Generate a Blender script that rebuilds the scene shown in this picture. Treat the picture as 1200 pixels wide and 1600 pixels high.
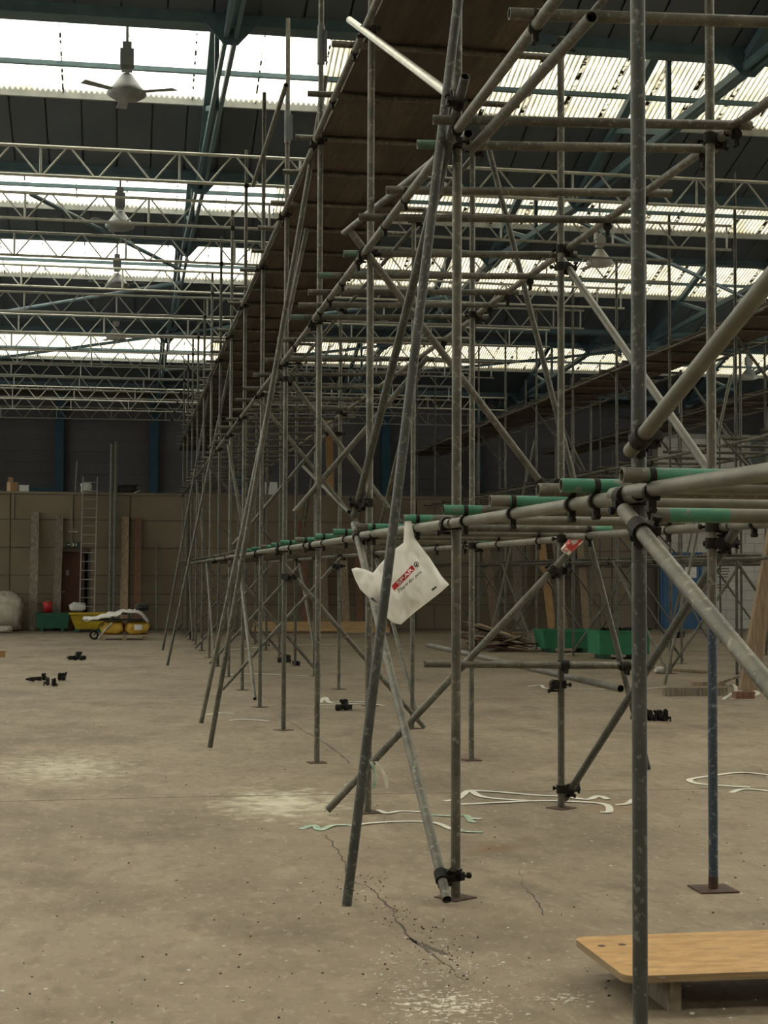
import bpy, bmesh, math, random
from mathutils import Vector, Matrix, Quaternion, noise
for o in list(bpy.data.objects): bpy.data.objects.remove(o)
SC = bpy.context.scene
COL = SC.collection
RND = random.Random(7)

# ------------------------------------------------------------------ camera
YAW, PITCH, ROLL, FPX, EYE = .1681, .0409, .0042, 2400.0, 1.6
_f = Vector((math.sin(YAW)*math.cos(PITCH), math.cos(YAW)*math.cos(PITCH), math.sin(PITCH)))
_r0 = Vector((math.cos(YAW), -math.sin(YAW), 0)); _u0 = _r0.cross(_f)
_r = _r0*math.cos(ROLL) + _u0*math.sin(ROLL); _u = _u0*math.cos(ROLL) - _r0*math.sin(ROLL)
cam = bpy.data.cameras.new('camera'); cam.sensor_fit = 'HORIZONTAL'; cam.sensor_width = 36
cam.lens = FPX/1200*36; cam.clip_end = 300; cam.clip_start = .05
camo = bpy.data.objects.new('camera', cam); COL.objects.link(camo)
camo.matrix_world = Matrix(((_r.x, _u.x, -_f.x, 0), (_r.y, _u.y, -_f.y, 0), (_r.z, _u.z, -_f.z, EYE), (0, 0, 0, 1)))
SC.camera = camo
# ------------------------------------------------------------------ sky and exposure
W = bpy.data.worlds.new('sky'); SC.world = W; W.use_nodes = True
_bg = W.node_tree.nodes['Background']
_bg.inputs[0].default_value = (1, .975, .89, 1); _bg.inputs[1].default_value = 5.2
SC.view_settings.view_transform = 'Standard'; SC.view_settings.look = 'None'
SC.view_settings.gamma = 1; SC.view_settings.use_curve_mapping = False
SC.view_settings.exposure = 0.0
SC.cycles.max_bounces = 8; SC.cycles.diffuse_bounces = 5; SC.cycles.transparent_max_bounces = 12
SC.cycles.use_denoising = True

# a survey of the place: points on the ground / on upright planes seen at a photo position
def ray(px, py): return _f + _r*((px-600)/FPX) - _u*((py-800)/FPX)
def onZ(px, py, z=0.0):
    d = ray(px, py); return d*((z-EYE)/d.z) + Vector((0, 0, EYE))
def onY(px, py, y):
    d = ray(px, py); return d*(y/d.y) + Vector((0, 0, EYE))
def onX(px, py, x):
    d = ray(px, py); return d*(x/d.x) + Vector((0, 0, EYE))

# ------------------------------------------------------------------ materials
def mat(name, c1, c2=None, scale=6.0, rough=.6, metal=0.0, bump=0.0, bscale=40.0, rnd=0.0, detail=5.0, lo=.35, hi=.65, stretch=None, c3=None, s3=60., spec=.5):
    m = bpy.data.materials.new(name); m.use_nodes = True
    nt = m.node_tree; b = nt.nodes['Principled BSDF']; L = nt.links.new
    b.inputs['Roughness'].default_value = rough; b.inputs['Metallic'].default_value = metal
    b.inputs['Specular IOR Level'].default_value = spec
    if c2 is None: c2 = tuple(x*.8 for x in c1)
    g = nt.nodes.new('ShaderNodeNewGeometry'); vec = g.outputs['Position']
    if stretch:
        mp = nt.nodes.new('ShaderNodeMapping'); mp.inputs['Scale'].default_value = stretch
        L(vec, mp.inputs['Vector']); vec = mp.outputs[0]
    n = nt.nodes.new('ShaderNodeTexNoise'); n.inputs['Scale'].default_value = scale; n.inputs['Detail'].default_value = detail
    L(vec, n.inputs['Vector'])
    r = nt.nodes.new('ShaderNodeValToRGB'); r.color_ramp.elements[0].position = lo; r.color_ramp.elements[1].position = hi
    r.color_ramp.elements[0].color = (*c1, 1); r.color_ramp.elements[1].color = (*c2, 1)
    L(n.outputs[0], r.inputs[0]); out = r.outputs[0]
    if c3 is not None:
        n3 = nt.nodes.new('ShaderNodeTexNoise'); n3.inputs['Scale'].default_value = s3; n3.inputs['Detail'].default_value = 3
        L(vec, n3.inputs['Vector'])
        r3 = nt.nodes.new('ShaderNodeValToRGB'); r3.color_ramp.elements[0].position = .58; r3.color_ramp.elements[1].position = .68
        L(n3.outputs[0], r3.inputs[0])
        mx = nt.nodes.new('ShaderNodeMix'); mx.data_type = 'RGBA'; L(r3.outputs[0], mx.inputs[0])
        L(out, mx.inputs[6]); mx.inputs[7].default_value = (*c3, 1); out = mx.outputs[2]
    if rnd:
        oi = nt.nodes.new('ShaderNodeObjectInfo'); mr = nt.nodes.new('ShaderNodeMapRange')
        mr.inputs[3].default_value = 1-rnd; mr.inputs[4].default_value = 1+rnd
        L(oi.outputs['Random'], mr.inputs[0])
        h = nt.nodes.new('ShaderNodeHueSaturation'); L(mr.outputs[0], h.inputs['Value']); L(out, h.inputs['Color']); out = h.outputs[0]
    L(out, b.inputs['Base Color'])
    if bump:
        nb = nt.nodes.new('ShaderNodeTexNoise'); nb.inputs['Scale'].default_value = bscale; nb.inputs['Detail'].default_value = 6
        L(vec, nb.inputs['Vector'])
        bp = nt.nodes.new('ShaderNodeBump'); bp.inputs['Strength'].default_value = bump; bp.inputs['Distance'].default_value = .02
        L(nb.outputs[0], bp.inputs['Height']); L(bp.outputs[0], b.inputs['Normal'])
    return m

MT = {}
MT['tube'] = mat('galvanised', (.068, .065, .052), (.12, .114, .09), 9, .5, .35, .06, 60, .25, c3=(.19, .185, .15), s3=35)
MT['tube_blue'] = mat('bluegrey', (.05, .054, .051), (.078, .082, .076), 9, .5, .35, .05, 60, .08, c3=(.16, .165, .155), s3=45)
MT['tube_light'] = mat('newer_galvanised', (.105, .102, .08), (.155, .15, .118), 9, .5, .25, .05, 60, .15)
MT['beam'] = mat('bright_aluminium', (.36, .36, .32), (.48, .48, .42), 12, .42, .55, 0, 40, .12)
MT['navy'] = mat('blue_paint', (.028, .042, .066), (.04, .058, .085), 20, .5, .0, .05, 60, 0, c3=(.2, .22, .24), s3=55)
MT['green_paint'] = mat('green_paint', (.025, .15, .088), (.05, .20, .125), 14, .55, 0, .05, 50, .1, c3=(.17, .17, .13), s3=22)
MT['green_dull'] = mat('faded_green_paint', (.06, .12, .085), (.09, .15, .11), 14, .6, 0, .05, 50, .1)
MT['coupler'] = mat('coupler_steel', (.009, .0085, .0075), (.022, .019, .015), 30, .7, .2, .1, 80, .3, spec=.25)
MT['rust'] = mat('rusty_steel', (.10, .05, .03), (.05, .035, .028), 30, .75, .2, .1, 80, .2)
MT['board'] = mat('scaffold_board', (.042, .032, .023), (.075, .054, .037), 5, .85, 0, .12, 40, .35, stretch=(6, .7, 6))
MT['wood'] = mat('weathered_timber', (.20, .14, .085), (.32, .235, .15), 4, .75, 0, .1, 30, .25, stretch=(8, 8, 1))
MT['wood_grey'] = mat('grey_timber', (.13, .105, .08), (.22, .18, .135), 4, .8, 0, .12, 30, .25, stretch=(8, 8, 1), c3=(.3, .26, .2), s3=5)
MT['wood_new'] = mat('new_timber', (.42, .27, .12), (.52, .36, .18), 3, .7, 0, .05, 30, .12, stretch=(1, 8, 8))
MT['wood_orange'] = mat('orange_timber', (.34, .19, .075), (.42, .25, .11), 3, .7, 0, .05, 30, .1, stretch=(8, 8, 1))
MT['wood_red'] = mat('red_brown_timber', (.13, .06, .035), (.2, .1, .055), 4, .75, 0, .05, 30, .1, stretch=(8, 8, 1))
MT['ply'] = mat('plywood_face', (.36, .20, .072), (.50, .30, .12), 6, .6, 0, .05, 30, 0, stretch=(1.6, 5, 4), c3=(.28, .19, .095), s3=10)
MT['ply_edge'] = mat('plywood_edge', (.17, .12, .07), (.30, .21, .11), 6, .7, 0, 0, 30, 0, stretch=(1, 1, 90))
MT['liner'] = mat('hazed_liner', (.06, .078, .094), (.072, .092, .108), 1.2, .55, 0, 0, 10, .07)  # bluish haze is mixed into the panel colour
MT['steel_blue'] = mat('blue_roof_steel', (.065, .115, .132), (.085, .145, .162), 5, .5, .1, .03, 40, .08)
MT['column_blue'] = mat('blue_column', (.022, .075, .11), (.035, .09, .13), 5, .55, 0, 0, 40, 0)
MT['flashing'] = mat('grey_flashing', (.30, .31, .29), (.22, .23, .215), 5, .6, 0, .05, 30, .1)
MT['panel'] = mat('beige_panel', (.17, .132, .083), (.205, .162, .102), .9, .65, 0, .03, 12, .06)
MT['panel_dark'] = mat('panel_trim', (.10, .08, .055), None, 3, .7)
MT['trim'] = mat('painted_trim', (.22, .18, .12), None, 3, .6)
MT['upper'] = mat('grey_cladding', (.115, .113, .118), (.135, .132, .138), .6, .65, 0, 0, 10, .04)
MT['white_block'] = mat('white_painted_block', (.43, .40, .35), (.49, .46, .41), 2, .7, 0, .05, 30, .05)
MT['mortar'] = mat('mortar', (.28, .26, .225), None, 5, .8)
MT['wall'] = mat('hall_wall', (.30, .28, .25), (.24, .225, .2), 1, .8)
MT['door_brown'] = mat('red_brown_door', (.12, .042, .022), (.095, .034, .02), 4, .5)
MT['door_blue'] = mat('blue_door_paint', (.012, .075, .17), (.02, .09, .2), 3, .5)
MT['black'] = mat('dark_void', (.008, .008, .008), None, 5, .8)
MT['white'] = mat('white_plastic', (.72, .71, .67), (.62, .61, .57), 8, .5)
MT['strap'] = mat('white_strapping', (.66, .64, .56), (.55, .53, .46), 15, .5, 0, 0, 30, .08)
MT['strap_green'] = mat('green_strapping', (.12, .30, .19), (.5, .53, .45), 25, .5)
MT['red'] = mat('red_plastic', (.42, .02, .02), (.5, .03, .03), 6, .45)
MT['yellow'] = mat('yellow_paint', (.50, .36, .02), (.40, .28, .02), 6, .55, 0, .05, 30, .05)
MT['sack'] = mat('yellow_sack', (.55, .32, .03), (.66, .42, .07), 7, .45, 0, .2, 12)
MT['skip_green'] = mat('skip_green', (.018, .16, .075), (.03, .2, .1), 5, .5, 0, .05, 30, .08, c3=(.06, .14, .09), s3=20)
MT['skip_dark'] = mat('skip_dark_green', (.01, .075, .04), (.016, .10, .055), 5, .5, 0, .05, 30, .08)
MT['wrap'] = mat('shrink_wrap', (.42, .37, .30), (.55, .50, .42), 7, .25, 0, .6, 9)
MT['card'] = mat('cardboard', (.42, .27, .15), (.36, .23, .12), 6, .8)
MT['sheet_white'] = mat('white_sheet', (.62, .60, .56), (.52, .5, .46), 5, .5, 0, .1, 10)
MT['dark_cloth'] = mat('dark_cloth', (.015, .014, .014), (.03, .028, .026), 9, .8, 0, .3, 12)
MT['alu'] = mat('ladder_aluminium', (.36, .35, .32), (.3, .29, .26), 8, .45, .5)
MT['sign_green'] = mat('sign_green', (.01, .05, .03), None, 5, .5)
MT['fan_grey'] = mat('fan_grey', (.20, .21, .21), (.26, .27, .265), 6, .5, .1)
MT['fan_white'] = mat('fan_white', (.55, .55, .52), (.48, .48, .45), 6, .5)
MT['chip'] = mat('plaster_chip', (.60, .57, .50), (.42, .39, .33), 30, .8)
MT['speck'] = mat('dark_crumb', (.035, .028, .022), (.07, .055, .04), 30, .9)
MT['crack'] = mat('floor_crack', (.045, .036, .028), (.09, .072, .055), 9, .95)
MT['sleeve'] = mat('joint_sleeve', (.09, .10, .10), (.13, .135, .13), 12, .5, .4)
MT['ink'] = mat('black_ink', (.02, .022, .02), None, 5, .5)
MT['bag_red'] = mat('red_print', (.46, .008, .014), (.5, .012, .02), 5, .4)
MT['bag_white'] = mat('white_print', (.85, .85, .85), None, 5, .4)
MT['tape_red'] = mat('red_white_tape', (.5, .05, .04), (.7, .68, .62), 18, .5, lo=.48, hi=.52)

def floor_mat():
    m = bpy.data.materials.new('concrete'); m.use_nodes = True; nt = m.node_tree; L = nt.links.new
    b = nt.nodes['Principled BSDF']; b.inputs['Roughness'].default_value = .78; b.inputs['Specular IOR Level'].default_value = .25
    g = nt.nodes.new('ShaderNodeNewGeometry'); pos = g.outputs['Position']
    def nz(sc, det, stretch=None):
        v = pos
        if stretch:
            mp = nt.nodes.new('ShaderNodeMapping'); mp.inputs['Scale'].default_value = stretch; L(pos, mp.inputs[0]); v = mp.outputs[0]
        n = nt.nodes.new('ShaderNodeTexNoise'); n.inputs['Scale'].default_value = sc; n.inputs['Detail'].default_value = det
        n.inputs['Roughness'].default_value = .62; L(v, n.inputs['Vector']); return n.outputs[0]
    def ramp(v, stops):
        r = nt.nodes.new('ShaderNodeValToRGB'); e = r.color_ramp.elements
        while len(e) < len(stops): e.new(.5)
        for el, (p, c) in zip(e, stops): el.position = p; el.color = (*c, 1) if len(c) == 3 else c
        L(v, r.inputs[0]); return r.outputs[0]
    def mix(a, c, fac):
        x = nt.nodes.new('ShaderNodeMix'); x.data_type = 'RGBA'; L(fac, x.inputs[0]); L(a, x.inputs[6])
        if isinstance(c, tuple): x.inputs[7].default_value = (*c, 1)
        else: L(c, x.inputs[7])
        return x.outputs[2]
    def math_(op, a, c):
        x = nt.nodes.new('ShaderNodeMath'); x.operation = op
        L(a, x.inputs[0])
        if isinstance(c, (int, float)): x.inputs[1].default_value = c
        else: L(c, x.inputs[1])
        return x.outputs[0]
    base = ramp(nz(.55, 8), [(.32, (.165, .130, .092)), (.5, (.225, .182, .130)), (.7, (.275, .226, .165))])
    base = mix(base, (.32, .268, .195), ramp(nz(1.7, 8, (1.6, 1, 1)), [(.52, (0, 0, 0)), (.75, (.8, .8, .8))]))
    base = mix(base, (.115, .086, .06), ramp(nz(.9, 8, (1.4, .9, 1)), [(.53, (0, 0, 0)), (.70, (.75, .75, .75))]))
    base = mix(base, (.085, .066, .047), ramp(nz(28, 4), [(.6, (0, 0, 0)), (.72, (.5, .5, .5))]))
    base = mix(base, (.37, .32, .24), ramp(nz(11, 8, (2, 1, 1)), [(.55, (0, 0, 0)), (.72, (.6, .6, .6))]))
    base = mix(base, (.13, .10, .07), ramp(nz(5, 9, (2, 1, 1)), [(.5, (0, 0, 0)), (.68, (.5, .5, .5))]))
    # spilled plaster dust and paint splashes, each where it lies
    def blob(c, rad, thr, sc, soft=.15):
        vm = nt.nodes.new('ShaderNodeVectorMath'); vm.operation = 'SUBTRACT'; L(pos, vm.inputs[0]); vm.inputs[1].default_value = c
        vs = nt.nodes.new('ShaderNodeVectorMath'); vs.operation = 'DIVIDE'; L(vm.outputs[0], vs.inputs[0]); vs.inputs[1].default_value = rad
        vl = nt.nodes.new('ShaderNodeVectorMath'); vl.operation = 'LENGTH'; L(vs.outputs[0], vl.inputs[0])
        fall = nt.nodes.new('ShaderNodeMapRange'); L(vl.outputs['Value'], fall.inputs[0])
        fall.inputs[1].default_value = 0; fall.inputs[2].default_value = 1; fall.inputs[3].default_value = 1; fall.inputs[4].default_value = 0
        s = math_('ADD', math_('MULTIPLY', fall.outputs[0], .5), math_('MULTIPLY', nz(sc, 6), .8))
        k = nt.nodes.new('ShaderNodeMapRange'); L(s, k.inputs[0]); k.inputs[1].default_value = thr; k.inputs[2].default_value = thr+soft
        return k.outputs[0]
    c = onZ(440, 1255); base = mix(base, (.55, .51, .39), math_('MULTIPLY', blob(tuple(c), (1.0, 1.7, 1), .66, 7, .24), .9))
    c = onZ(100, 1200); base = mix(base, (.46, .42, .32), math_('MULTIPLY', blob(tuple(c), (1.4, 2.6, 1), .70, 8, .2), .8))
    c = onZ(700, 1570); base = mix(base, (.55, .52, .43), blob(tuple(c), (1.1, 1.2, 1), .865, 26, .06))
    c = onZ(880, 1560); base = mix(base, (.45, .42, .35), blob(tuple(c), (.8, .55, 1), .88, 34, .06))
    c = onZ(780, 1325); base = mix(base, (.20, .10, .05), math_('MULTIPLY', blob(tuple(c), (.5, .25, 1), .68, 6, .2), .7))
    c = onZ(960, 1260); base = mix(base, (.24, .15, .085), math_('MULTIPLY', blob(tuple(c), (.7, .9, 1), .66, 4, .3), .6))
    L(base, b.inputs['Base Color'])
    bp = nt.nodes.new('ShaderNodeBump'); bp.inputs['Strength'].default_value = .25; bp.inputs['Distance'].default_value = .01
    L(nz(35, 6), bp.inputs['Height']); L(bp.outputs[0], b.inputs['Normal'])
    return m
MT['floor'] = floor_mat()

def sheet_mat():
    m = bpy.data.materials.new('rooflight_sheet'); m.use_nodes = True; nt = m.node_tree; L = nt.links.new
    nt.nodes.remove(nt.nodes['Principled BSDF']); out = nt.nodes['Material Output']
    g = nt.nodes.new('ShaderNodeNewGeometry')
    n = nt.nodes.new('ShaderNodeTexNoise'); n.inputs['Scale'].default_value = 2.5; n.inputs['Detail'].default_value = 8; L(g.outputs['Position'], n.inputs['Vector'])
    r = nt.nodes.new('ShaderNodeValToRGB'); r.color_ramp.elements[0].position = .3; r.color_ramp.elements[1].position = .55
    r.color_ramp.elements[0].color = (.62, .57, .43, 1); r.color_ramp.elements[1].color = (.93, .91, .80, 1); L(n.outputs[0], r.inputs[0])
    tl = nt.nodes.new('ShaderNodeBsdfTranslucent'); L(r.outputs[0], tl.inputs[0])
    tp = nt.nodes.new('ShaderNodeBsdfTransparent'); tp.inputs[0].default_value = (.95, .95, .88, 1)
    mx = nt.nodes.new('ShaderNodeMixShader'); mx.inputs[0].default_value = .5
    L(tl.outputs[0], mx.inputs[1]); L(tp.outputs[0], mx.inputs[2]); L(mx.outputs[0], out.inputs[0])
    return m
MT['sheet'] = sheet_mat()
def rib_shaded_sheet():  # corrugation shading painted as dark lines, sheet colour toned down against glare
    m = MT['sheet'].copy(); m.name = 'rooflight_sheet_with_painted_rib_shade'; nt = m.node_tree; L = nt.links.new
    tl = [n for n in nt.nodes if n.type == 'BSDF_TRANSLUCENT'][0]; mx = [n for n in nt.nodes if n.type == 'MIX_SHADER'][0]
    old = tl.inputs[0].links[0].from_socket
    tc = nt.nodes.new('ShaderNodeTexCoord'); sp = nt.nodes.new('ShaderNodeSeparateXYZ'); L(tc.outputs['Object'], sp.inputs[0])
    a = nt.nodes.new('ShaderNodeMath'); a.operation = 'MULTIPLY'; a.inputs[1].default_value = 2*math.pi/.0775; L(sp.outputs[0], a.inputs[0])
    si = nt.nodes.new('ShaderNodeMath'); si.operation = 'SINE'; L(a.outputs[0], si.inputs[0])
    g = nt.nodes.new('ShaderNodeNewGeometry'); n = nt.nodes.new('ShaderNodeTexNoise'); n.inputs['Scale'].default_value = 3; n.inputs['Detail'].default_value = 6; L(g.outputs['Position'], n.inputs['Vector'])
    ad = nt.nodes.new('ShaderNodeMath'); ad.operation = 'MULTIPLY_ADD'; ad.inputs[1].default_value = 1.2; L(n.outputs[0], ad.inputs[0]); L(si.outputs[0], ad.inputs[2])
    r = nt.nodes.new('ShaderNodeValToRGB'); e = r.color_ramp.elements; e[0].position = .0; e[1].position = .45; e[0].color = (.085, .082, .068, 1); e[1].color = (.50, .48, .42, 1)
    mr = nt.nodes.new('ShaderNodeMapRange'); mr.inputs[1].default_value = -.4; mr.inputs[2].default_value = 1.6; L(ad.outputs[0], mr.inputs[0]); L(mr.outputs[0], r.inputs[0])
    mu = nt.nodes.new('ShaderNodeMix'); mu.data_type = 'RGBA'; mu.blend_type = 'MULTIPLY'; mu.inputs[0].default_value = 1; L(old, mu.inputs[6]); L(r.outputs[0], mu.inputs[7])
    L(mu.outputs[2], tl.inputs[0]); mx.inputs[0].default_value = .02
    return m
MT['sheet_rib_shade'] = rib_shaded_sheet()
def moss_mat():
    m = bpy.data.materials.new('moss_on_lap'); m.use_nodes = True; nt = m.node_tree; L = nt.links.new
    b = nt.nodes['Principled BSDF']; b.inputs['Base Color'].default_value = (.02, .018, .01, 1); b.inputs['Roughness'].default_value = .9
    g = nt.nodes.new('ShaderNodeNewGeometry'); n = nt.nodes.new('ShaderNodeTexNoise'); n.inputs['Scale'].default_value = 9; n.inputs['Detail'].default_value = 5
    L(g.outputs['Position'], n.inputs['Vector']); r = nt.nodes.new('ShaderNodeValToRGB'); r.color_ramp.elements[0].position = .42; r.color_ramp.elements[1].position = .56
    L(n.outputs[0], r.inputs[0]); L(r.outputs[0], b.inputs['Alpha']); return m
MT['moss'] = moss_mat()
def bag_mat():
    m = bpy.data.materials.new('bag_film'); m.use_nodes = True; nt = m.node_tree; L = nt.links.new
    b = nt.nodes['Principled BSDF']; b.inputs['Base Color'].default_value = (.92, .91, .87, 1); b.inputs['Roughness'].default_value = .3
    out = nt.nodes['Material Output']
    tl = nt.nodes.new('ShaderNodeBsdfTranslucent'); tl.inputs[0].default_value = (.95, .94, .9, 1)
    tp = nt.nodes.new('ShaderNodeBsdfTransparent'); tp.inputs[0].default_value = (.96, .96, .94, 1)
    m1 = nt.nodes.new('ShaderNodeMixShader'); m1.inputs[0].default_value = .35; L(b.outputs[0], m1.inputs[1]); L(tl.outputs[0], m1.inputs[2])
    m2 = nt.nodes.new('ShaderNodeMixShader'); m2.inputs[0].default_value = .24; L(m1.outputs[0], m2.inputs[1]); L(tp.outputs[0], m2.inputs[2])
    L(m2.outputs[0], out.inputs[0]); return m
MT['bag'] = bag_mat()
def glass_mat():
    m = bpy.data.materials.new('window_glass'); m.use_nodes = True; nt = m.node_tree; L = nt.links.new
    nt.nodes.remove(nt.nodes['Principled BSDF']); out = nt.nodes['Material Output']
    tp = nt.nodes.new('ShaderNodeBsdfTransparent'); tp.inputs[0].default_value = (.92, .95, .95, 1)
    gl = nt.nodes.new('ShaderNodeBsdfGlossy'); gl.inputs['Roughness'].default_value = .05
    mx = nt.nodes.new('ShaderNodeMixShader'); mx.inputs[0].default_value = .06
    L(tp.outputs[0], mx.inputs[1]); L(gl.outputs[0], mx.inputs[2]); L(mx.outputs[0], out.inputs[0]); return m
MT['glass'] = glass_mat()

# ------------------------------------------------------------------ mesh and object helpers
class MB:
    def __init__(s): s.v = []; s.f = []; s.m = []; s.sm = []
    def add(s, vs, fs, mi=0, smooth=False):
        n = len(s.v); s.v += [tuple(v) for v in vs]
        for f in fs: s.f.append(tuple(i+n for i in f)); s.m.append(mi); s.sm.append(smooth)
        return s
    def box(s, a, b, mi=0, M=None):
        (x0, y0, z0), (x1, y1, z1) = a, b
        vs = [Vector(p) for p in ((x0,y0,z0),(x1,y0,z0),(x1,y1,z0),(x0,y1,z0),(x0,y0,z1),(x1,y0,z1),(x1,y1,z1),(x0,y1,z1))]
        if M: vs = [M @ v for v in vs]
        return s.add(vs, ((0,3,2,1),(4,5,6,7),(0,1,5,4),(1,2,6,5),(2,3,7,6),(3,0,4,7)), mi)
    def cyl(s, p0, p1, r0, r1=None, n=10, mi=0, caps=True):
        p0, p1 = Vector(p0), Vector(p1); r1 = r0 if r1 is None else r1
        q = (p1-p0).normalized().to_track_quat('Z', 'Y'); A = []; B = []
        for i in range(n):
            a = 2*math.pi*i/n; d = q @ Vector((math.cos(a), math.sin(a), 0)); A.append(p0+d*r0); B.append(p1+d*r1)
        s.add(A+B, [(i, (i+1) % n, n+(i+1) % n, n+i) for i in range(n)], mi, True)
        if caps:
            s.add(A, [tuple(range(n))[::-1]], mi); s.add(B, [tuple(range(n))], mi)
        return s
    def lathe(s, prof, n=16, mi=0, c=(0, 0, 0)):
        vs = []
        for r, z in prof:
            for i in range(n):
                a = 2*math.pi*i/n; vs.append((c[0]+r*math.cos(a), c[1]+r*math.sin(a), c[2]+z))
        fs = [(k*n+i, k*n+(i+1) % n, (k+1)*n+(i+1) % n, (k+1)*n+i) for k in range(len(prof)-1) for i in range(n)]
        return s.add(vs, fs, mi, True)
    def mesh(s, name):
        me = bpy.data.meshes.new(name); me.from_pydata(s.v, [], s.f); me.update()
        me.polygons.foreach_set('material_index', s.m); me.polygons.foreach_set('use_smooth', s.sm)
        return me
I4 = Matrix.Identity(4)
WM = {}
def place(o, M, parent=None):
    if parent is not None:
        o.parent = parent; o.matrix_parent_inverse = WM[parent].inverted()
    o.matrix_basis = M; WM[o] = M.copy(); COL.objects.link(o); return o
def obj(name, me, mats, M=I4, parent=None):
    """mesh + materials (kept on the object so meshes can be shared)"""
    if isinstance(me, MB): me = me.mesh(name)
    mats = mats if isinstance(mats, (list, tuple)) else [mats]
    while len(me.materials) < len(mats): me.materials.append(None)
    o = bpy.data.objects.new(name, me)
    for i, m in enumerate(mats):
        o.material_slots[i].link = 'OBJECT'; o.material_slots[i].material = MT[m] if isinstance(m, str) else m
    return place(o, M, parent)
def tag(o, label, cat, group=None, kind=None):
    o['label'] = label; o['category'] = cat
    if group: o['group'] = group
    if kind: o['kind'] = kind
    return o
def thing(name, loc, label, cat, group=None, kind=None):
    o = bpy.data.objects.new(name, None); o.empty_display_size = .1
    place(o, Matrix.Translation(loc)); return tag(o, label, cat, group, kind)
def struct(o): o['kind'] = 'structure'; return o
def T(*v): return Matrix.Translation(Vector(v))
def along(p0, p1, r=None):
    p0, p1 = Vector(p0), Vector(p1); d = p1-p0; L = d.length
    q = d.normalized().to_track_quat('Z', 'Y'); r = 1 if r is None else r
    return Matrix.Translation(p0) @ q.to_matrix().to_4x4() @ Matrix.Diagonal((r, r, L, 1))

def tube_mesh(name, n, ends=()):
    """hollow scaffold tube of unit radius and length; 'ends' gives painted stretches (slot 1)"""
    b = MB(); zs = sorted({0, 1, *[z for e in ends for z in e]})
    ring = lambda r, z: [(r*math.cos(2*math.pi*i/n), r*math.sin(2*math.pi*i/n), z) for i in range(n)]
    for z0, z1 in zip(zs, zs[1:]):
        mi = 1 if any(e[0] <= z0 and z1 <= e[1] for e in ends) else 0
        b.add(ring(1, z0)+ring(1, z1), [(i, (i+1) % n, n+(i+1) % n, n+i) for i in range(n)], mi, True)
    for z, zi, fl in ((0, .06, 1), (1, .94, 0)):
        f = [(i, (i+1) % n, n+(i+1) % n, n+i) for i in range(n)]
        if fl: f = [q[::-1] for q in f]
        b.add(ring(1, z)+ring(.82, z), f); b.add(ring(.82, z)+ring(.82, zi), f, 0, True)
        b.add(ring(.82, zi), [tuple(range(n))])
    return b.mesh(name)
TUBE = tube_mesh('tube', 20); TUBE_FAR = tube_mesh('tube_far', 8)
TUBE_GREEN = tube_mesh('tube_green', 20, ((0, .10),)); TUBE_DULL = tube_mesh('tube_dull', 20, ((0, .06),)); TUBE_GREEN2 = tube_mesh('tube_green2', 20, ((0.04, .17), (.93, 1)))
TR = .0242
def tube(name, p0, p1, parent, m='tube', far=False, me=None, r=TR):
    me = me or (TUBE_FAR if far else TUBE)
    mats = [m, 'green_paint'] if me in (TUBE_GREEN, TUBE_GREEN2) else [m, 'green_dull'] if me is TUBE_DULL else [m]
    return obj(name, me, mats, along(p0, p1, r), parent)

def coupler_mesh():
    b = MB()
    b.cyl((0, 0, -.028), (0, 0, .028), .034, n=12)                       # collar round the upright
    b.cyl((-.052, -.028, 0), (-.052, .028, 0), .034, n=12)               # collar round the crossing tube
    b.box((-.045, -.022, -.022), (-.01, .022, .022))
    b.box((-.012, -.060, -.02), (.012, -.03, .02)); b.cyl((.0, -.052, 0), (.05, -.052, 0), .008, n=6); b.cyl((.036, -.052, 0), (.05, -.052, 0), .016, n=6)
    b.box((-.085, -.018, -.012), (-.06, .018, -.05)); b.cyl((-.085, 0, -.046), (-.03, 0, -.046), .008, n=6); b.cyl((-.1, 0, -.046), (-.085, 0, -.046), .015, n=6)
    return b.mesh('coupler')
COUP = coupler_mesh()
def clip_mesh():
    b = MB()
    b.cyl((0, -.011, 0), (0, .011, 0), .0285, n=12); b.cyl((-.010, 0, .05), (.010, 0, .05), .0275, n=12)
    b.box((-.01, -.01, .0), (.01, .01, .05)); b.box((-.012, -.012, -.06), (.012, .012, -.02)); b.cyl((0, -.025, -.055), (0, .025, -.055), .011, n=6)
    return b.mesh('clip')
CLIP = clip_mesh()
COLLAR = MB().cyl((0, 0, -.03), (0, 0, .03), .034, n=14).box((.02, -.014, -.02), (.062, .014, .02)).cyl((.052, -.03, 0), (.052, .04, 0), .009, n=6).cyl((.052, .03, 0), (.052, .045, 0), .017, n=6).mesh('collar')
PLATE = MB().box((-.075, -.075, 0), (.075, .075, .006)).cyl((0, 0, .006), (0, 0, .05), .019, n=10).mesh('base_plate')

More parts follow.
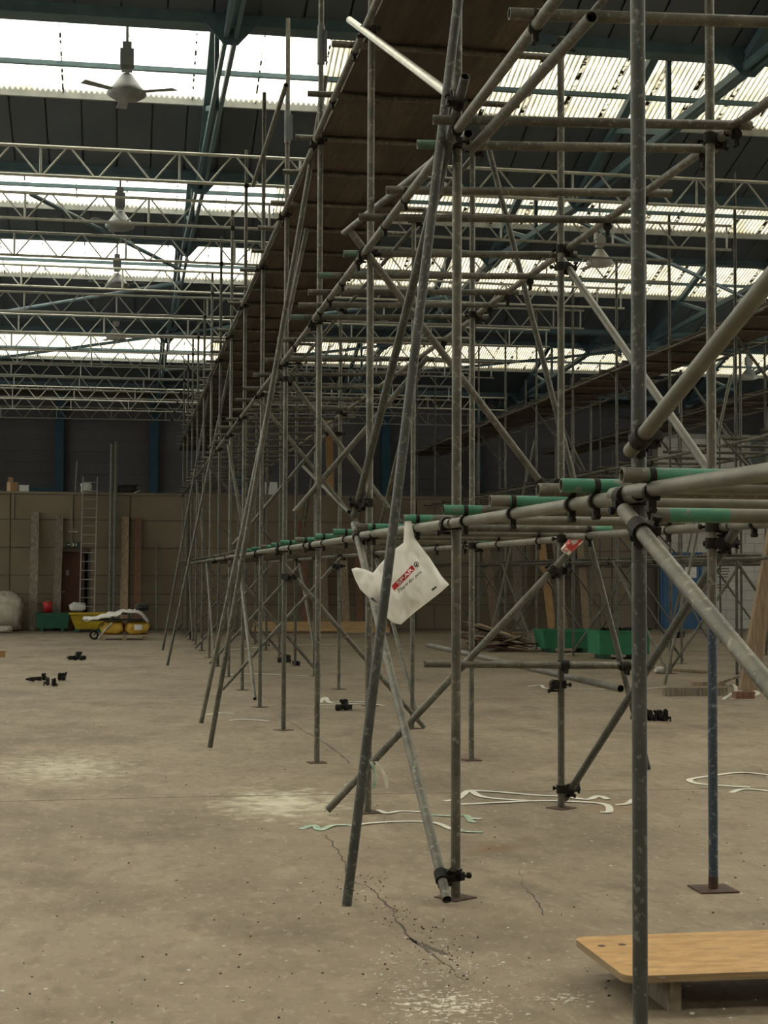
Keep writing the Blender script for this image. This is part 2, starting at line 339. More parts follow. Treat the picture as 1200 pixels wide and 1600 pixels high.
# ================================================================== THE SETTING
XL, XR, YF = -14.0, 30.0, -9.0
fl = obj('floor', MB().add([(XL, YF, 0), (XR, YF, 0), (XR, 60, 0), (XL, 60, 0)], [(0, 1, 2, 3)]), 'floor'); struct(fl)
def ribbon(pts, w, h=.0012, mb=None, vary=0.0, mi=0):
    """flat band lying on the ground through pts (Vectors)"""
    mb = mb or MB(); n = len(pts); L = []; R_ = []
    for i, p in enumerate(pts):
        t = (pts[min(i+1, n-1)]-pts[max(i-1, 0)]); t.z = 0
        t = t.normalized() if t.length > 1e-6 else Vector((1, 0, 0)); s = Vector((-t.y, t.x, 0))
        ww = w*(1+vary*(noise.noise(p*5.0)))/2; up = Vector((0, 0, h))
        L.append((p+s*ww, p+s*ww+up)); R_.append((p-s*ww, p-s*ww+up))
    vs = [v for a, b in zip(L, R_) for v in (a[0], a[1], b[0], b[1])]
    fs = []
    for i in range(n-1):
        a = 4*i; b = a+4
        fs += [(a+1, a+3, b+3, b+1), (a, a+1, b+1, b), (a+3, a+2, b+2, b+3)]
    fs += [(0, 2, 3, 1), (4*n-4, 4*n-3, 4*n-1, 4*n-2)]
    return mb.add(vs, fs, mi)
def smooth_path(pts, sub=6):
    out = []; n = len(pts)
    for i in range(n-1):
        p0, p1, p2, p3 = pts[max(i-1, 0)], pts[i], pts[i+1], pts[min(i+2, n-1)]
        for k in range(sub):
            t = k/sub
            out.append(.5*((2*p1)+(p2-p0)*t+(2*p0-5*p1+4*p2-p3)*t*t+(3*p1-p0-3*p2+p3)*t**3))
    return out+[pts[-1]]
def jag(pts, amp, seed):
    r = random.Random(seed); return [p+Vector((r.uniform(-amp, amp), r.uniform(-amp, amp), 0)) for p in smooth_path(pts, 7)]
for cr, w in (([(510, 1305), (528, 1330), (540, 1350), (548, 1375), (575, 1385), (610, 1420), (640, 1465), (690, 1500), (720, 1530)], .010),
              ([(440, 1120), (480, 1145), (520, 1170), (548, 1195)], .012), ([(640, 1466), (668, 1480), (700, 1492)], .02),
              ([(812, 1360), (818, 1385), (836, 1405), (848, 1430)], .006)):
    obj('crack', ribbon(jag([onZ(*p) for p in cr], .012, len(cr)), w, .0008, vary=1.2), 'crack', I4, fl)
obj('floor_joint', ribbon([onZ(-60, 1254), onZ(300, 1245), onZ(560, 1241), onZ(900, 1236), onZ(1260, 1230)], .012, .0008), 'crack', I4, fl)

# walls outside the view close the hall
for nm, xw in (('wall_left', XL-.3), ('wall_right', XR)):
    sw = struct(obj(nm, MB().box((xw, YF, 0), (xw+.3, 60, 3.6)).box((xw, YF, 6.6), (xw+.3, 60, 11)).box((xw, YF, 3.6), (xw+.3, 8, 6.6)).box((xw, 44.2, 3.6), (xw+.3, 60, 6.6)), 'wall'))
    for k in range(12):                          # high side glazing out of view, added to brighten the far wall
        y_ = 8+k*3.0167; obj('pane', MB().box((xw+.12, y_+.06, 3.6), (xw+.14, y_+2.96, 6.6)), 'glass', I4, sw); obj('added_mullion', MB().box((xw+.06, y_-.05, 3.6), (xw+.2, y_+.06, 6.6)), 'column_blue', I4, sw)
struct(obj('wall_front', MB().box((XL, YF-.3, 0), (XR, YF, 11)), 'wall'))

# low block of rooms across the far end, faced with beige panels
YB, ZB = 44.6, 3.92
wb = obj('wall_back', MB().box((-13.9, YB+.05, 0), (-1.82, YB+3, ZB-.03)).box((-.92, YB+.05, 0), (16.0, YB+3, ZB-.03))
         .box((-1.82, YB+.05, 2.28), (-.92, YB+3, ZB-.03)).box((-1.82, YB+1.2, 0), (-.92, YB+3, 2.28)), 'panel_dark'); struct(wb)
rows = [0, .72, 1.02, 1.55, 2.34, 3.13, ZB-.07]; cw = 1.67
x0 = -1.48-cw*4
for i in range(14):
    for j in range(len(rows)-1):
        xa, xb = x0+i*cw+.012, x0+(i+1)*cw-.012
        za, zb = rows[j]+.012, rows[j+1]-.012
        segs = [(xa, xb)]
        if za < 2.28: # leave the doorway free
            segs = []
            if xa < -1.82: segs.append((xa, min(xb, -1.82)))
            if xb > -.92: segs.append((max(xa, -.92), xb))
        for a, b in segs:
            b = min(b, 15.98)
            if b-a > .05:
                d = RND.uniform(0, .012)
                obj('wall_panel', MB().box((a, YB-d, za), (b, YB+.05, zb)), 'panel', I4, wb)
obj('coping', MB().box((-13.9, YB-.06, ZB-.07), (16.0, YB+3, ZB)), 'trim', I4, wb)
for zz in (.72, 1.55, 2.34, 3.13):
    for a, b in ((-8.1, -1.84), (-.9, 15.9)):
        if zz < 2.3 or True: obj('cover_strip', MB().box((a, YB-.03, zz-.014), (b, YB+.01, zz+.014)), 'panel_dark', I4, wb)
for px in (20, 112):
    p = onY(px, 800, YB); obj('batten', MB().box((p.x-.035, YB-.045, 2.36 if px == 112 else 3.14), (p.x+.035, YB, ZB-.08)), 'trim', I4, wb)
# doorway with brown door
d1 = obj('door_1', MB().box((-1.80, YB+.28, 0), (-1.08, YB+.33, 2.22)), 'door_brown'); struct(d1)
obj('door_handle', MB().cyl((-1.72, YB+.28, 1.08), (-1.72, YB+.22, 1.08), .02, n=8).box((-1.73, YB+.2, 1.065), (-1.62, YB+.225, 1.095)), 'alu', I4, d1)
obj('door_plate', MB().box((-1.60, YB+.265, 1.55), (-1.52, YB+.28, 1.70)), 'alu', I4, d1)
obj('door_frame', MB().box((-1.86, YB-.02, 0), (-1.80, YB+.3, 2.28)).box((-.98, YB-.02, 0), (-.92, YB+.3, 2.28)).box((-1.86, YB-.02, 2.22), (-.92, YB+.3, 2.29)), 'panel_dark', I4, d1)
# white painted blockwork to the right of the panels
wr = obj('wall_back_right', MB().box((16.0, YB-.02, 0), (XR, YB+.4, 4.75)).box((16.0, YB-.02, 4.75), (19.0, YB+.4, 5.95)).box((19.0, YB-.02, 5.85), (XR, YB+.4, 5.95)), 'mortar'); struct(wr)
bh, bw = .29, .62
for j in range(20):
    z = j*bh; xx = 16.0 - (bw/2 if j % 2 else 0)
    while xx < 20.6:
        a, b = max(xx+.008, 16.01), xx+bw-.008
        ok = b-a > .06 and not (a < 17.42 and b > 16.02 and z < 2.3) and not (b > 19.0 and z+bh > 4.75 and z < 5.85)
        if ok: obj('block', MB().box((a, YB-.035-RND.uniform(0, .004), z+.008), (b, YB, z+bh-.008)), 'white_block', I4, wr)
        xx += bw
d2 = obj('door_2', MB().box((16.06, YB-.07, 0), (17.36, YB-.02, 2.25)).box((16.05, YB-.1, 0), (16.12, YB-.02, 2.3)).box((17.32, YB-.1, 0), (17.39, YB-.02, 2.3)).box((16.05, YB-.1, 2.24), (17.39, YB-.02, 2.32)), 'door_blue'); struct(d2)
obj('door_leaf', MB().box((16.14, YB-.09, .02), (16.70, YB-.06, 2.22)), 'door_blue', I4, d2); obj('door_leaf', MB().box((16.74, YB-.09, .02), (17.30, YB-.06, 2.22)), 'door_blue', I4, d2)
obj('door_notice', MB().box((16.84, YB-.1, 1.55), (17.2, YB-.085, 1.95)), 'white', I4, d2)
w1 = obj('window_1', MB().box((19.0, YB+.02, 4.75), (19.08, YB+.2, 5.85)).box((24, YB+.02, 4.75), (24.08, YB+.2, 5.85)).box((19, YB+.02, 4.75), (24.08, YB+.2, 4.83)).box((19, YB+.02, 5.77), (24.08, YB+.2, 5.85)).box((19, YB+.06, 5.27), (24.08, YB+.14, 5.32)), 'column_blue'); struct(w1)
for i in range(6):
    a = 19.08+i*.83; obj('pane', MB().box((a, YB+.09, 4.83), (a+.79, YB+.1, 5.77)), 'glass', I4, w1)
    obj('glazing_bar', MB().box((a+.78, YB+.06, 4.8), (a+.83, YB+.14, 5.8)), 'column_blue', I4, w1)
# tall rear wall beyond the block
YW = 58.0
wu = obj('wall_rear', MB().box((XL, YW+.05, 0), (XR, YW+.35, 10.5)), 'panel_dark'); struct(wu)
for j in range(12):
    obj('cladding_board', MB().box((-8, YW-.0, 3.2+j*.42), (29.5, YW+.05, 3.2+j*.42+.405)), 'upper', I4, wu)
for i, px in enumerate((93, 240, 600, 742)):
    p = onY(px, 720, YW)
    o = obj('trim_%d' % (i+1), MB().box((p.x-.16, YW-.42, 3.0), (p.x+.16, YW-.38, 8.2)).box((p.x-.16, YW-.06, 3.0), (p.x+.16, YW-.02, 8.2)).box((p.x-.02, YW-.4, 3), (p.x+.02, YW-.04, 8.2)), 'column_blue'); struct(o)
o = obj('trim_5', MB().box((-3.9, YW-.3, 3.3), (-2.5, YW-.2, 4.75)), 'column_blue'); struct(o)

# ------------------------------------------------------------------ roof: ridges and valleys running across the hall
ZV, SL = 7.87, .33                             # falling slopes drop a third of a metre per metre
YG0, PER, ZG = 22.53, 6.97, 8.6                # lower edge of the first rooflight, spacing, its height
GLEN = 2.4                                     # length of the rooflight above that edge
DARK = {1: 1.14, 3: .45}                       # opaque run below the rooflight, 1.95 m elsewhere
def dark(i): return DARK.get(i, 1.95)
def valley(i): return (YG0+PER*i+dark(i), ZG-SL*dark(i))
ceil = thing('ceiling', (0, 24, ZV), 'corrugated factory roof of dark liner panels with bands of rooflights', 'ceiling', kind='structure')
del ceil['category']
NOGLZ = {3}
def pt(i, t): return (YG0+PER*i-t, ZG+SL*t)     # t metres up the slope from the rooflight's lower edge (negative: down)
def corr_mesh(w, waves):
    b = MB(); n = waves*6; vs = []
    for t in (0, GLEN):
        for i in range(n+1): vs.append((w*i/n, -t, SL*t+.026*math.sin(2*math.pi*waves*i/n)))
    return b.add(vs, [(i, i+1, n+2+i, n+1+i) for i in range(n)], 0, True).mesh('rooflight')
CR_L = corr_mesh(.93, 12); CR_R = corr_mesh(.62, 8)
def liner_mesh(w, t0, t1):
    b = MB(); g = .012
    vs = [(g, -t0, SL*t0), (w-g, -t0, SL*t0), (w-g, -t1, SL*t1), (g, -t1, SL*t1)]
    vs += [(x+(.012 if k in (0, 3) else -.012), y, z+.03) for k, (x, y, z) in enumerate(vs)]
    return b.add(vs, [(0, 1, 2, 3), (0, 4, 5, 1), (1, 5, 6, 2), (2, 6, 7, 3), (3, 7, 4, 0)]).mesh('liner')
def strip(w): return MB().add([(-w, 0, -.03), (w, 0, -.03), (w, -GLEN, SL*GLEN-.03), (-w, -GLEN, SL*GLEN-.03)], [(0, 1, 2, 3)]).mesh('lap')
MOSS, LAP = strip(.035), strip(.014)
def vis_x(y): return (-.085*y-1.2, .46*y+1.0)
for i in range(-4, 6):
    glz = i not in NOGLZ and i < 5
    v, zv = valley(i); u, zu = valley(i-1)
    x0, x1 = vis_x(v)
    if i < -1: x0, x1 = 0, 0
    if i == 5: x0, x1 = -6.0, 26.0
    nl = int((x1-x0)/.52); x1 = x0+nl*.52
    yg, zg = pt(i, 0); yr, zr = pt(i, GLEN)
    b = MB()                                    # outer sheeting, open only at the rooflights
    ya, za = (yg, zg) if glz else (yr, zr)
    b.add([(XL, v, zv+.06), (XR, v, zv+.06), (XR, ya, za+.06), (XL, ya, za+.06)], [(0, 1, 2, 3)])
    b.add([(XL, yr, zr+.06), (XR, yr, zr+.06), (XR, u, zu+.06), (XL, u, zu+.06)], [(0, 1, 2, 3)])
    obj('roof_deck', b, 'liner', I4, ceil)
    if nl and i >= -1:
        me = liner_mesh(.52, -dark(i), 0 if glz else GLEN)
        for k in range(nl): obj('liner_panel', me, 'liner', T(x0+k*.52, yg, zg), ceil)
    if glz:
        xs = XL
        band = lambda a, c: obj('rooflight_band', MB().add([(a, yg, zg), (c, yg, zg), (c, yr, zr), (a, yr, zr)], [(0, 1, 2, 3)]), 'sheet', I4, ceil)
        if i >= 0 and nl:                       # sheets in view one by one, the rest of each band as one piece
            x = math.floor(x0/.93)*.93; band(XL, x)
            while x < 2.4:
                obj('rooflight_sheet', CR_L, 'sheet', T(x, yg, zg), ceil); x += .93
                obj('sheet_lap', LAP, 'moss', T(x, yg, zg), ceil)
            while x < x1:
                obj('rooflight_sheet', CR_R, 'sheet_rib_shade', T(x, yg, zg), ceil); x += .62
                obj('sheet_lap', MOSS, 'moss', T(x, yg, zg), ceil)
            xs = x
        band(xs, XR)
        if i >= -1:
            obj('flashing', MB().box((XL, yg-.02, zg-.10), (XR, yg+.03, zg+.03)), 'flashing', I4, ceil)
            for t in (.72, 1.75):
                y_, z_ = pt(i, t); obj('purlin', MB().box((XL, y_-.035, z_-.10), (XR, y_+.035, z_-.035)), 'steel_blue', I4, ceil)
    if i >= -2:                                 # gutter beam along the valley
        h = .06 if i not in DARK else .04
        obj('valley_beam', MB().box((XL, v-.14, zv-h-.02), (XR, v+.14, zv-h)).box((XL, v-.14, zv-h), (XR, v-.12, zv+.09)).box((XL, v+.12, zv-h), (XR, v+.14, zv+.02)), 'steel_blue', I4, ceil)
# trusses along the hall between the valleys
def bar(b, p0, p1, w, h): # rectangular bar, w across X
    p0, p1 = Vector(p0), Vector(p1); d = (p1-p0).normalized(); s = Vector((1, 0, 0)); u = s.cross(d).normalized()
    vs = [p+s*(w/2*a)+u*(h/2*c) for p in (p0, p1) for a, c in ((-1, -1), (1, -1), (1, 1), (-1, 1))]
    b.add(vs, ((3, 2, 1, 0), (4, 5, 6, 7), (0, 1, 5, 4), (1, 2, 6, 5), (2, 3, 7, 6), (3, 0, 4, 7)))
    return b
for i in range(-1, 6):
    v, zv = valley(i); u, zu = valley(i-1)
    for X in (-5.1, 1.15, 7.4, 13.65, 19.9):
        if not (vis_x(v)[0]-1 < X < vis_x(v)[1]+1): continue
        yr, zr = pt(i, GLEN); ym, zm = pt(i, .1); zt_ = min(zu, zv)-.2
        for dx in (-.055, .055): obj('truss_tie', bar(MB(), (X+dx, u, zu-.2), (X+dx, v, zv-.2), .05, .1), 'steel_blue', I4, ceil)
        obj('truss_rafter', bar(MB(), (X, v, zv-.12), (X, yr, zr-.2), .12, .12), 'steel_blue', I4, ceil)
        obj('truss_rafter', bar(MB(), (X, u, zu-.12), (X, yr, zr-.2), .12, .12), 'steel_blue', I4, ceil)
        obj('truss_web', bar(MB(), (X, yr, zr-.22), (X, yr, zt_), .06, .08), 'steel_blue', I4, ceil)
        obj('truss_web', bar(MB(), (X, ym, zm-.2), (X, yr, zt_), .06, .07), 'steel_blue', I4, ceil)
        g = MB().add([(X-.08, u-.16, zu-.32), (X+.08, u-.16, zu-.32), (X+.38, u-.16, zu+.02), (X-.38, u-.16, zu+.02)] + [(X-.08, u-.145, zu-.32), (X+.08, u-.145, zu-.32), (X+.38, u-.145, zu+.02), (X-.38, u-.145, zu+.02)],
                     [(0, 1, 2, 3), (7, 6, 5, 4), (0, 4, 5, 1), (1, 5, 6, 2), (2, 6, 7, 3), (3, 7, 4, 0)])
        for k in range(4): g.cyl((X-.18+.12*k, u-.175, zu-.06), (X-.18+.12*k, u-.16, zu-.06), .018, n=6)
        obj('gusset_plate', g, 'steel_blue', I4, ceil)
# wind bracing in plan, seen as long blue diagonals
for a, b in (((-1.5, 24.75), (1.15, 30.6)), ((-5.1, 38.7), (1.15, 31.7)), ((7.4, 24.75), (13.65, 31.7)), ((7.4, 31.7), (1.15, 38.7)), ((-5.1, 45.7), (1.15, 38.7)), ((7.4, 45.7), (13.65, 38.7)), ((1.15, 45.7), (7.4, 38.7))):
    obj('wind_brace', MB().cyl((*a, ZV-.26), (*b, ZV-.26), .04, n=8), 'steel_blue', I4, ceil)

# ================================================================== SCAFFOLD
S = 2.7654; Y = [4.76+S*k for k in range(20)]
XA, XB = 1.645, 2.992
Z1, Z2, Z3 = 1.856, 3.78, 5.34
GRP_W = 'raised scaffold walkways'
w1o = thing('scaffold_walkway', (XA, Y[1], 0), 'nearest tall tube scaffold with a boarded walkway on top, running the length of the hall', 'scaffold', GRP_W)
def C(M, parent, me=None): return obj('coupler', me or COUP, 'coupler', M, parent)
Rz = lambda a: Matrix.Rotation(a, 4, 'Z')
Rx = lambda a: Matrix.Rotation(a, 4, 'X')
Ry = lambda a: Matrix.Rotation(a, 4, 'Y')
def standard(x, y, z, parent, far=False, m='tube', zb=0.0, plate=True):
    o = tube('standard', (x, y, zb+.004), (x, y, z), parent, m, far)
    if plate: obj('base_plate', PLATE, 'rust', T(x, y, zb) @ Rz(RND.uniform(0, .6)), o)
    return o
NK = 15
topA = {0: 7.3, 1: 7.4, 2: 7.4, 3: 7.5, 4: 7.42, 5: 7.5, 6: 7.55}
for k in range(NK):
    m = 'tube_blue' if k == 0 else 'tube'
    sa = standard(XA, Y[k], topA.get(k, 7.3+RND.uniform(0, .35)), w1o, k > 7, m)
    if k == 1:  # lower stretch of the second inner standard is painted blue
        sb = tube('standard', (XB, Y[k], 1.37), (XB, Y[k], 5.42), w1o)
        sl = tube('standard', (XB, Y[k], .004), (XB, Y[k], 1.37), w1o, 'navy'); sl['label'] = 'blue painted lower tube of an inner upright'
        obj('base_plate', PLATE, 'rust', T(XB, Y[k], 0) @ Matrix.Scale(1.35, 4), sl)
    else:
        sb = standard(XB, Y[k], 5.38, w1o, k > 7)
for k, z in ((3, 6.02), (4, 6.1), (2, 6.9)):
    obj('sleeve', MB().cyl((XA, Y[k], z), (XA, Y[k], z+.34), .033, n=14).box((XA+.02, Y[k]-.03, z+.03), (XA+.05, Y[k]+.02, z+.3)), 'sleeve', I4, w1o)
# ledgers in lengths that lap at the uprights
for X, dx, zz in ((XA, -.05, (Z1, Z2, Z3)), (XB, .05, (Z1-.0, Z2+.1, Z3))):
    for iz, z in enumerate(zz):
        k = -1
        while k < NK-1:
            n = 1 if (k < 3 and iz == 0) else 2
            a = (Y[k] if k >= 0 else Y[0]-S)-.12; k2 = min(k+n, NK-1); e = Y[k2]+.12
            tube('ledger', (X+dx+.004*((k+2) % 3), a, z), (X+dx+.004*((k+2) % 3), e, z+.012*((k+2) % 2)), w1o, 'tube_light' if iz == 0 and k < 3 else 'tube', k > 6)
            k = k2
        for k in range(NK):
            if k < 9: C(T(X, Y[k], z) @ (Rz(math.pi) if dx > 0 else I4), w1o)
# transoms of the first lift, many with green painted ends
t1 = [4.5, 5.06, 5.35, 6.2, 7.1, 8.3, 9.8] + [9.8+1.25*i for i in range(1, 27)]
for i, y in enumerate(t1):
    near = y < 20
    me = (TUBE_GREEN if i % 3 else TUBE_GREEN2) if near and i not in (2,) else (TUBE if near else TUBE_FAR)
    xl = XA-.145+RND.uniform(-.03, .03); xr = XB+.2+RND.uniform(-.1, .3)
    if y < 6.5: xr = XB+.5
    tube('transom', (xl, y, Z1+.052), (xr, y+RND.uniform(-.03, .03), Z1+.05), w1o, 'tube_light' if i % 2 else 'tube', me=me)
    if y < 17:
        C(T(XA-.05, y, Z1), w1o, CLIP); C(T(XB+.05, y, Z1), w1o, CLIP)
tube('transom', (XA+.06, 4.83, Z1-.055), (XB+.3, 4.80, Z1-.06), w1o, 'tube_light', me=TUBE_GREEN2)
# transoms of the second lift
t2 = [5.85, 7.3, 7.74, 8.7, 9.4, 10.5, 11.3, 12.0, 12.6, 13.2, 14.5, 15.9] + [15.9+1.25*i for i in range(1, 22)]
for i, y in enumerate(t2):
    near = y < 17
    me = TUBE_DULL if near and i in (2, 5, 6, 9) else (TUBE if near else TUBE_FAR)
    tube('transom', (XA-.19+RND.uniform(-.06, .04), y, Z2+.05), (XB+.16+RND.uniform(-.05, .2), y, Z2+.11), w1o, me=me)
    if y < 15: C(T(XA-.05, y, Z2), w1o, CLIP); C(T(XB+.05, y, Z2+.06), w1o, CLIP)
# transoms under the deck and the deck boards
y = 3.6; i = 0
while y < Y[NK-1]+2.5:
    tube('transom', (XA-.2+RND.uniform(-.05, .05), y, Z3+.05), (XB+.12, y, Z3+.05), w1o, 'tube', y > 17)
    if y < 14: C(T(XA-.05, y, Z3), w1o, CLIP)
    y += 1.22 if i % 2 else 1.16; i += 1
BD = MB().box((-.1135, -1.24, 0), (.1135, 1.24, .038)).mesh('board')
def boards(x0, n, ya, yb, z, parent, step=2.38, w=.2255):
    y = ya; j = 0
    while y < yb:
        for i in range(n):
            obj('board', BD, 'board', T(x0+w*(i+.5), y+1.19+RND.uniform(-.015, .015), z+.004*(i % 2)+(.038 if False else 0)) @ Ry(RND.uniform(-.012, .012)), parent)
        y += step; j += 1
boards(XA+.02, 5, 2.6, Y[NK-1]+4, Z3+.078, w1o)
for X in (XA+.05, XA+.02+5*.2255+.05):   # toe tubes that hold the boards
    y = 2.6
    while y < Y[NK-1]+3: tube('ledger', (X-.03, y, Z3+.14), (X-.03, y+5.6, Z3+.14), w1o, 'tube', True); y += 5.5
# --- braces and shores as they stand
def collar(p, d, parent, sx=None):
    d = Vector(d).normalized(); p = Vector(p); obj('coupler', COLLAR, 'coupler', T(*p) @ d.to_track_quat('Z', 'Y').to_matrix().to_4x4(), parent)
    x = min((XA, XB), key=lambda v: abs(v-p.x)) if sx is None else sx
    k = min(range(20), key=lambda q: abs(Y[q]-p.y))
    if abs(x-p.x) < .2 and abs(Y[k]-p.y) < .25: C(T(x, Y[k], p.z) @ Rz(math.atan2(p.y-Y[k], p.x-x)+math.pi), parent)
def brace(p0, p1, m='tube', far=False, ends=True, name='brace', parent=None):
    parent = parent or w1o
    o = tube(name, p0, p1, parent, m, far)
    if ends:
        d = (Vector(p1)-Vector(p0)).normalized()
        for p, s in (((p0, 1), (p1, -1)) if ends is True else ((p0, 1),) if ends == 'a' else ((p1, -1),)):
            collar(Vector(p)+d*s*.16, d, parent)
    return o
brace(onX(985, 705, 1.585), onX(1215, 421, 1.585), 'tube_light', ends=False)
collar(onX(1003, 683, 1.585), onX(1215, 421, 1.585)-onX(985, 705, 1.585), w1o)
brace(onX(975, 797, 1.575), onX(1215, 1088, 1.575), 'tube', ends=False)
collar(onX(1000, 827, 1.575), onX(1215, 1088, 1.575)-onX(975, 797, 1.575), w1o)
brace((1.36, 10.22, .03), (3.02, 10.22, 1.75), ends='b')
brace((3.06, 10.42, .05), (3.06, 7.35, 1.85), 'tube_blue')
brace((1.565, 10.45, 1.95), (1.565, 7.35, .03), 'tube')
brace((1.63, 15.7, 1.70), (3.10, 15.7, .02), ends='a'); brace((1.36, 21.2, .02), (3.0, 21.2, 1.84), ends='b')
brace((1.50, 10.22, 3.92), (2.93, 10.22, 2.11)); brace((3.05, 10.45, 3.84), (3.05, 7.5, 2.03), 'tube_light')
brace((1.58, 7.05, 3.97), (1.58, 10.52, 2.01), 'tube_blue', name='raking_tube')
brace((1.58, 10.9, 5.63), (1.58, 7.42, 4.0), 'beam', ends=False)
brace((1.72, 12.1, 4.34), (1.72, 7.6, 3.86), ends=False); brace((1.72, 5.5, 3.705), (1.72, 7.5, 3.755), ends=False)
brace((2.011, 10.2, 1.0), (3.48, 10.2, .98), ends=False, name='cross_tube'); C(T(2.99, 10.25, .99) @ Rz(1.57), w1o); C(T(3.41, 10.2, .98) @ Rz(1.57), w1o)
brace((2.937, 14.67, .92), (3.144, 9.46, .88), ends=False, name='cross_tube'); C(T(3.0, 10.3, .85), w1o)
brace((1.44, 13.06, 2.13), (2.6, 13.06, 3.5), ends=False); brace((1.60, 18.5, 3.7), (3.0, 18.5, 2.0), ends=False)
brace((1.6, 15.9, 3.75), (2.99, 15.9, 2.0)); brace((1.5, 21.3, 2.0), (2.9, 21.3, 3.7), far=True)
r1 = brace((1.086, 7.43, .004), (1.66, 7.43, 4.75), 'tube_blue', ends=False, name='raking_tube'); r1['label'] = 'long grey raking tube that stands in front of the white carrier bag'
brace((.845, 16.67, .004), (1.90, 16.2, 5.3), ends=False, name='raking_tube')
brace((.81, 14.33, .004), (1.76, 13.6, 6.1), ends=False, name='raking_tube')
brace((.78, 27.1, .004), (1.85, 27.1, 5.4), far=True, ends=False, name='raking_tube')
brace((.84, 32.6, .004), (1.75, 32.6, 5.4), far=True, ends=False, name='raking_tube')
brace((4.295, 12.21, .004), (2.93, 12.42, 5.38), ends=False, name='raking_tube')
brace(onX(447, 133, 1.5), onX(395, 290, 1.5), ends=False)
brace((1.6, 24.0, 3.62), (1.86, 24.0, 2.2), 'tube_light', ends=False); brace((1.62, 34.0, 3.4), (1.75, 34, 2.1), 'tube_light', True, False)
for k in range(7, NK):
    y = Y[k]-.07
    if k % 2: brace((1.6, y, Z1-.1), (3.05, y, .05), far=True, ends=False)
    else: brace((1.5, y, .05), (3.05, y, Z1-.1), far=True, ends=False)
    if k % 3 == 0: brace((1.6, y, Z2-.1), (3.05, y, Z1+.1), far=True, ends=False)
for k in (4, 7, 10):
    brace((XB+.06, Y[k], .1), (XB+.06, Y[k+1], Z1-.05), far=True, ends=False); brace((XB+.06, Y[k+1], Z1+.1), (XB+.06, Y[k], Z2), far=k > 4, ends=False)
    brace((XA-.06, Y[k+1], .1), (XA-.06, Y[k+2], Z1-.05), far=True, ends=False)
brace(onX(470, 725, 2.6), onX(545, 800, 2.6), far=True, ends=False)

# the second and third walkways farther right
def walkway(root, xa, xb, ks, nb, green=0, top=7.45, dens=1):
    for k in ks:
        on = 3.92 if Y[k] > YB-.2 else 0
        standard(xa, Y[k], top+RND.uniform(-.1, .15), root, True, zb=on, plate=k < 11); standard(xb, Y[k], 5.4 if k % 3 else 6.6, root, True, zb=on, plate=k < 11)
    ya, yb = Y[ks[0]]-1.2, Y[ks[-1]]+1.0
    for X, dx in ((xa, -.05), (xb, .05)):
        for iz, z in enumerate((Z1, 3.55, Z3)):
            y = ya
            while y < (yb if z > 3.95 else min(yb, YB-.3)):
                e = min(y+5.7, yb if z > 3.95 else YB-.3)
                tube('ledger', (X+dx, y, z), (X+dx, e, z+.015), root, far=True); y = e if e >= YB-.31 and z < 3.95 else y+5.53
    y = ya+.2; i = 0
    while y < yb:
        if y < YB-.5:
            tube('transom', (xa-.2-RND.uniform(0, .1), y, Z1+.05), (xb+.2, y, Z1+.05), root, far=True)
            tube('transom', (xa-.2-RND.uniform(0, .15), y+.1, 3.6), (xb+.2+RND.uniform(0, .2), y, 3.6), root, far=True)
        tube('transom', (xa-.2, y, Z3+.05), (xb+.15, y, Z3+.05), root, far=True)
        if i % 2 == 0 and y < 30: C(T(xa-.05, y, Z1), root, CLIP); C(T(xa-.05, y+.1, 3.55), root, CLIP)
        y += 1.24/dens; i += 1
    boards(xa+.02, nb, ya+.4, yb, Z3+.078, root)
    for k in ks:
        if Y[k] > YB-1: continue
        if k % 2: brace((xa, Y[k]+.06, .05), (xb+.05, Y[k]+.06, Z1), far=True, ends=False, parent=root)
        else: brace((xa, Y[k]+.06, Z1), (xb+.05, Y[k]+.06, .05), far=True, ends=False, parent=root)
        if k % 3 == 0: brace((xa-.2, Y[k]-.06, 3.6), (xb+.1, Y[k]-.06, Z1+.1), far=True, ends=False, parent=root)
        if k % 3 == 1 and Y[k] < 38: brace((xa-.07, Y[k], .06), (xa-.07, Y[k]+S, Z1), far=True, ends=False, parent=root); brace((xb+.07, Y[k], 3.5), (xb+.07, Y[k]+S, Z3), far=True, ends=False, parent=root)
        if k % 4 == 2 and Y[k] < 40: brace((xa-1.0, Y[k]+.3, .004), (xa+.05, Y[k]+.3, 4.6), 'tube_light', far=True, ends=False, name='raking_tube', parent=root)
        if k % 2 == 0: brace((xa-.1, Y[k]+.08, Z3), (xb, Y[k]+.08, 3.65), far=True, ends=False, parent=root)
w2o = thing('scaffold_walkway', (8.87, Y[5], 0), 'second scaffold walkway, standing beyond the green skips in the middle of the hall', 'scaffold', GRP_W)
walkway(w2o, 8.87, 10.1, list(range(4, 16)), 5)
w3o = thing('scaffold_walkway', (12.9, Y[7], 0), 'farthest scaffold walkway, on the right in front of the white block wall', 'scaffold', GRP_W)
walkway(w3o, 12.95, 14.2, list(range(6, 15)), 5)

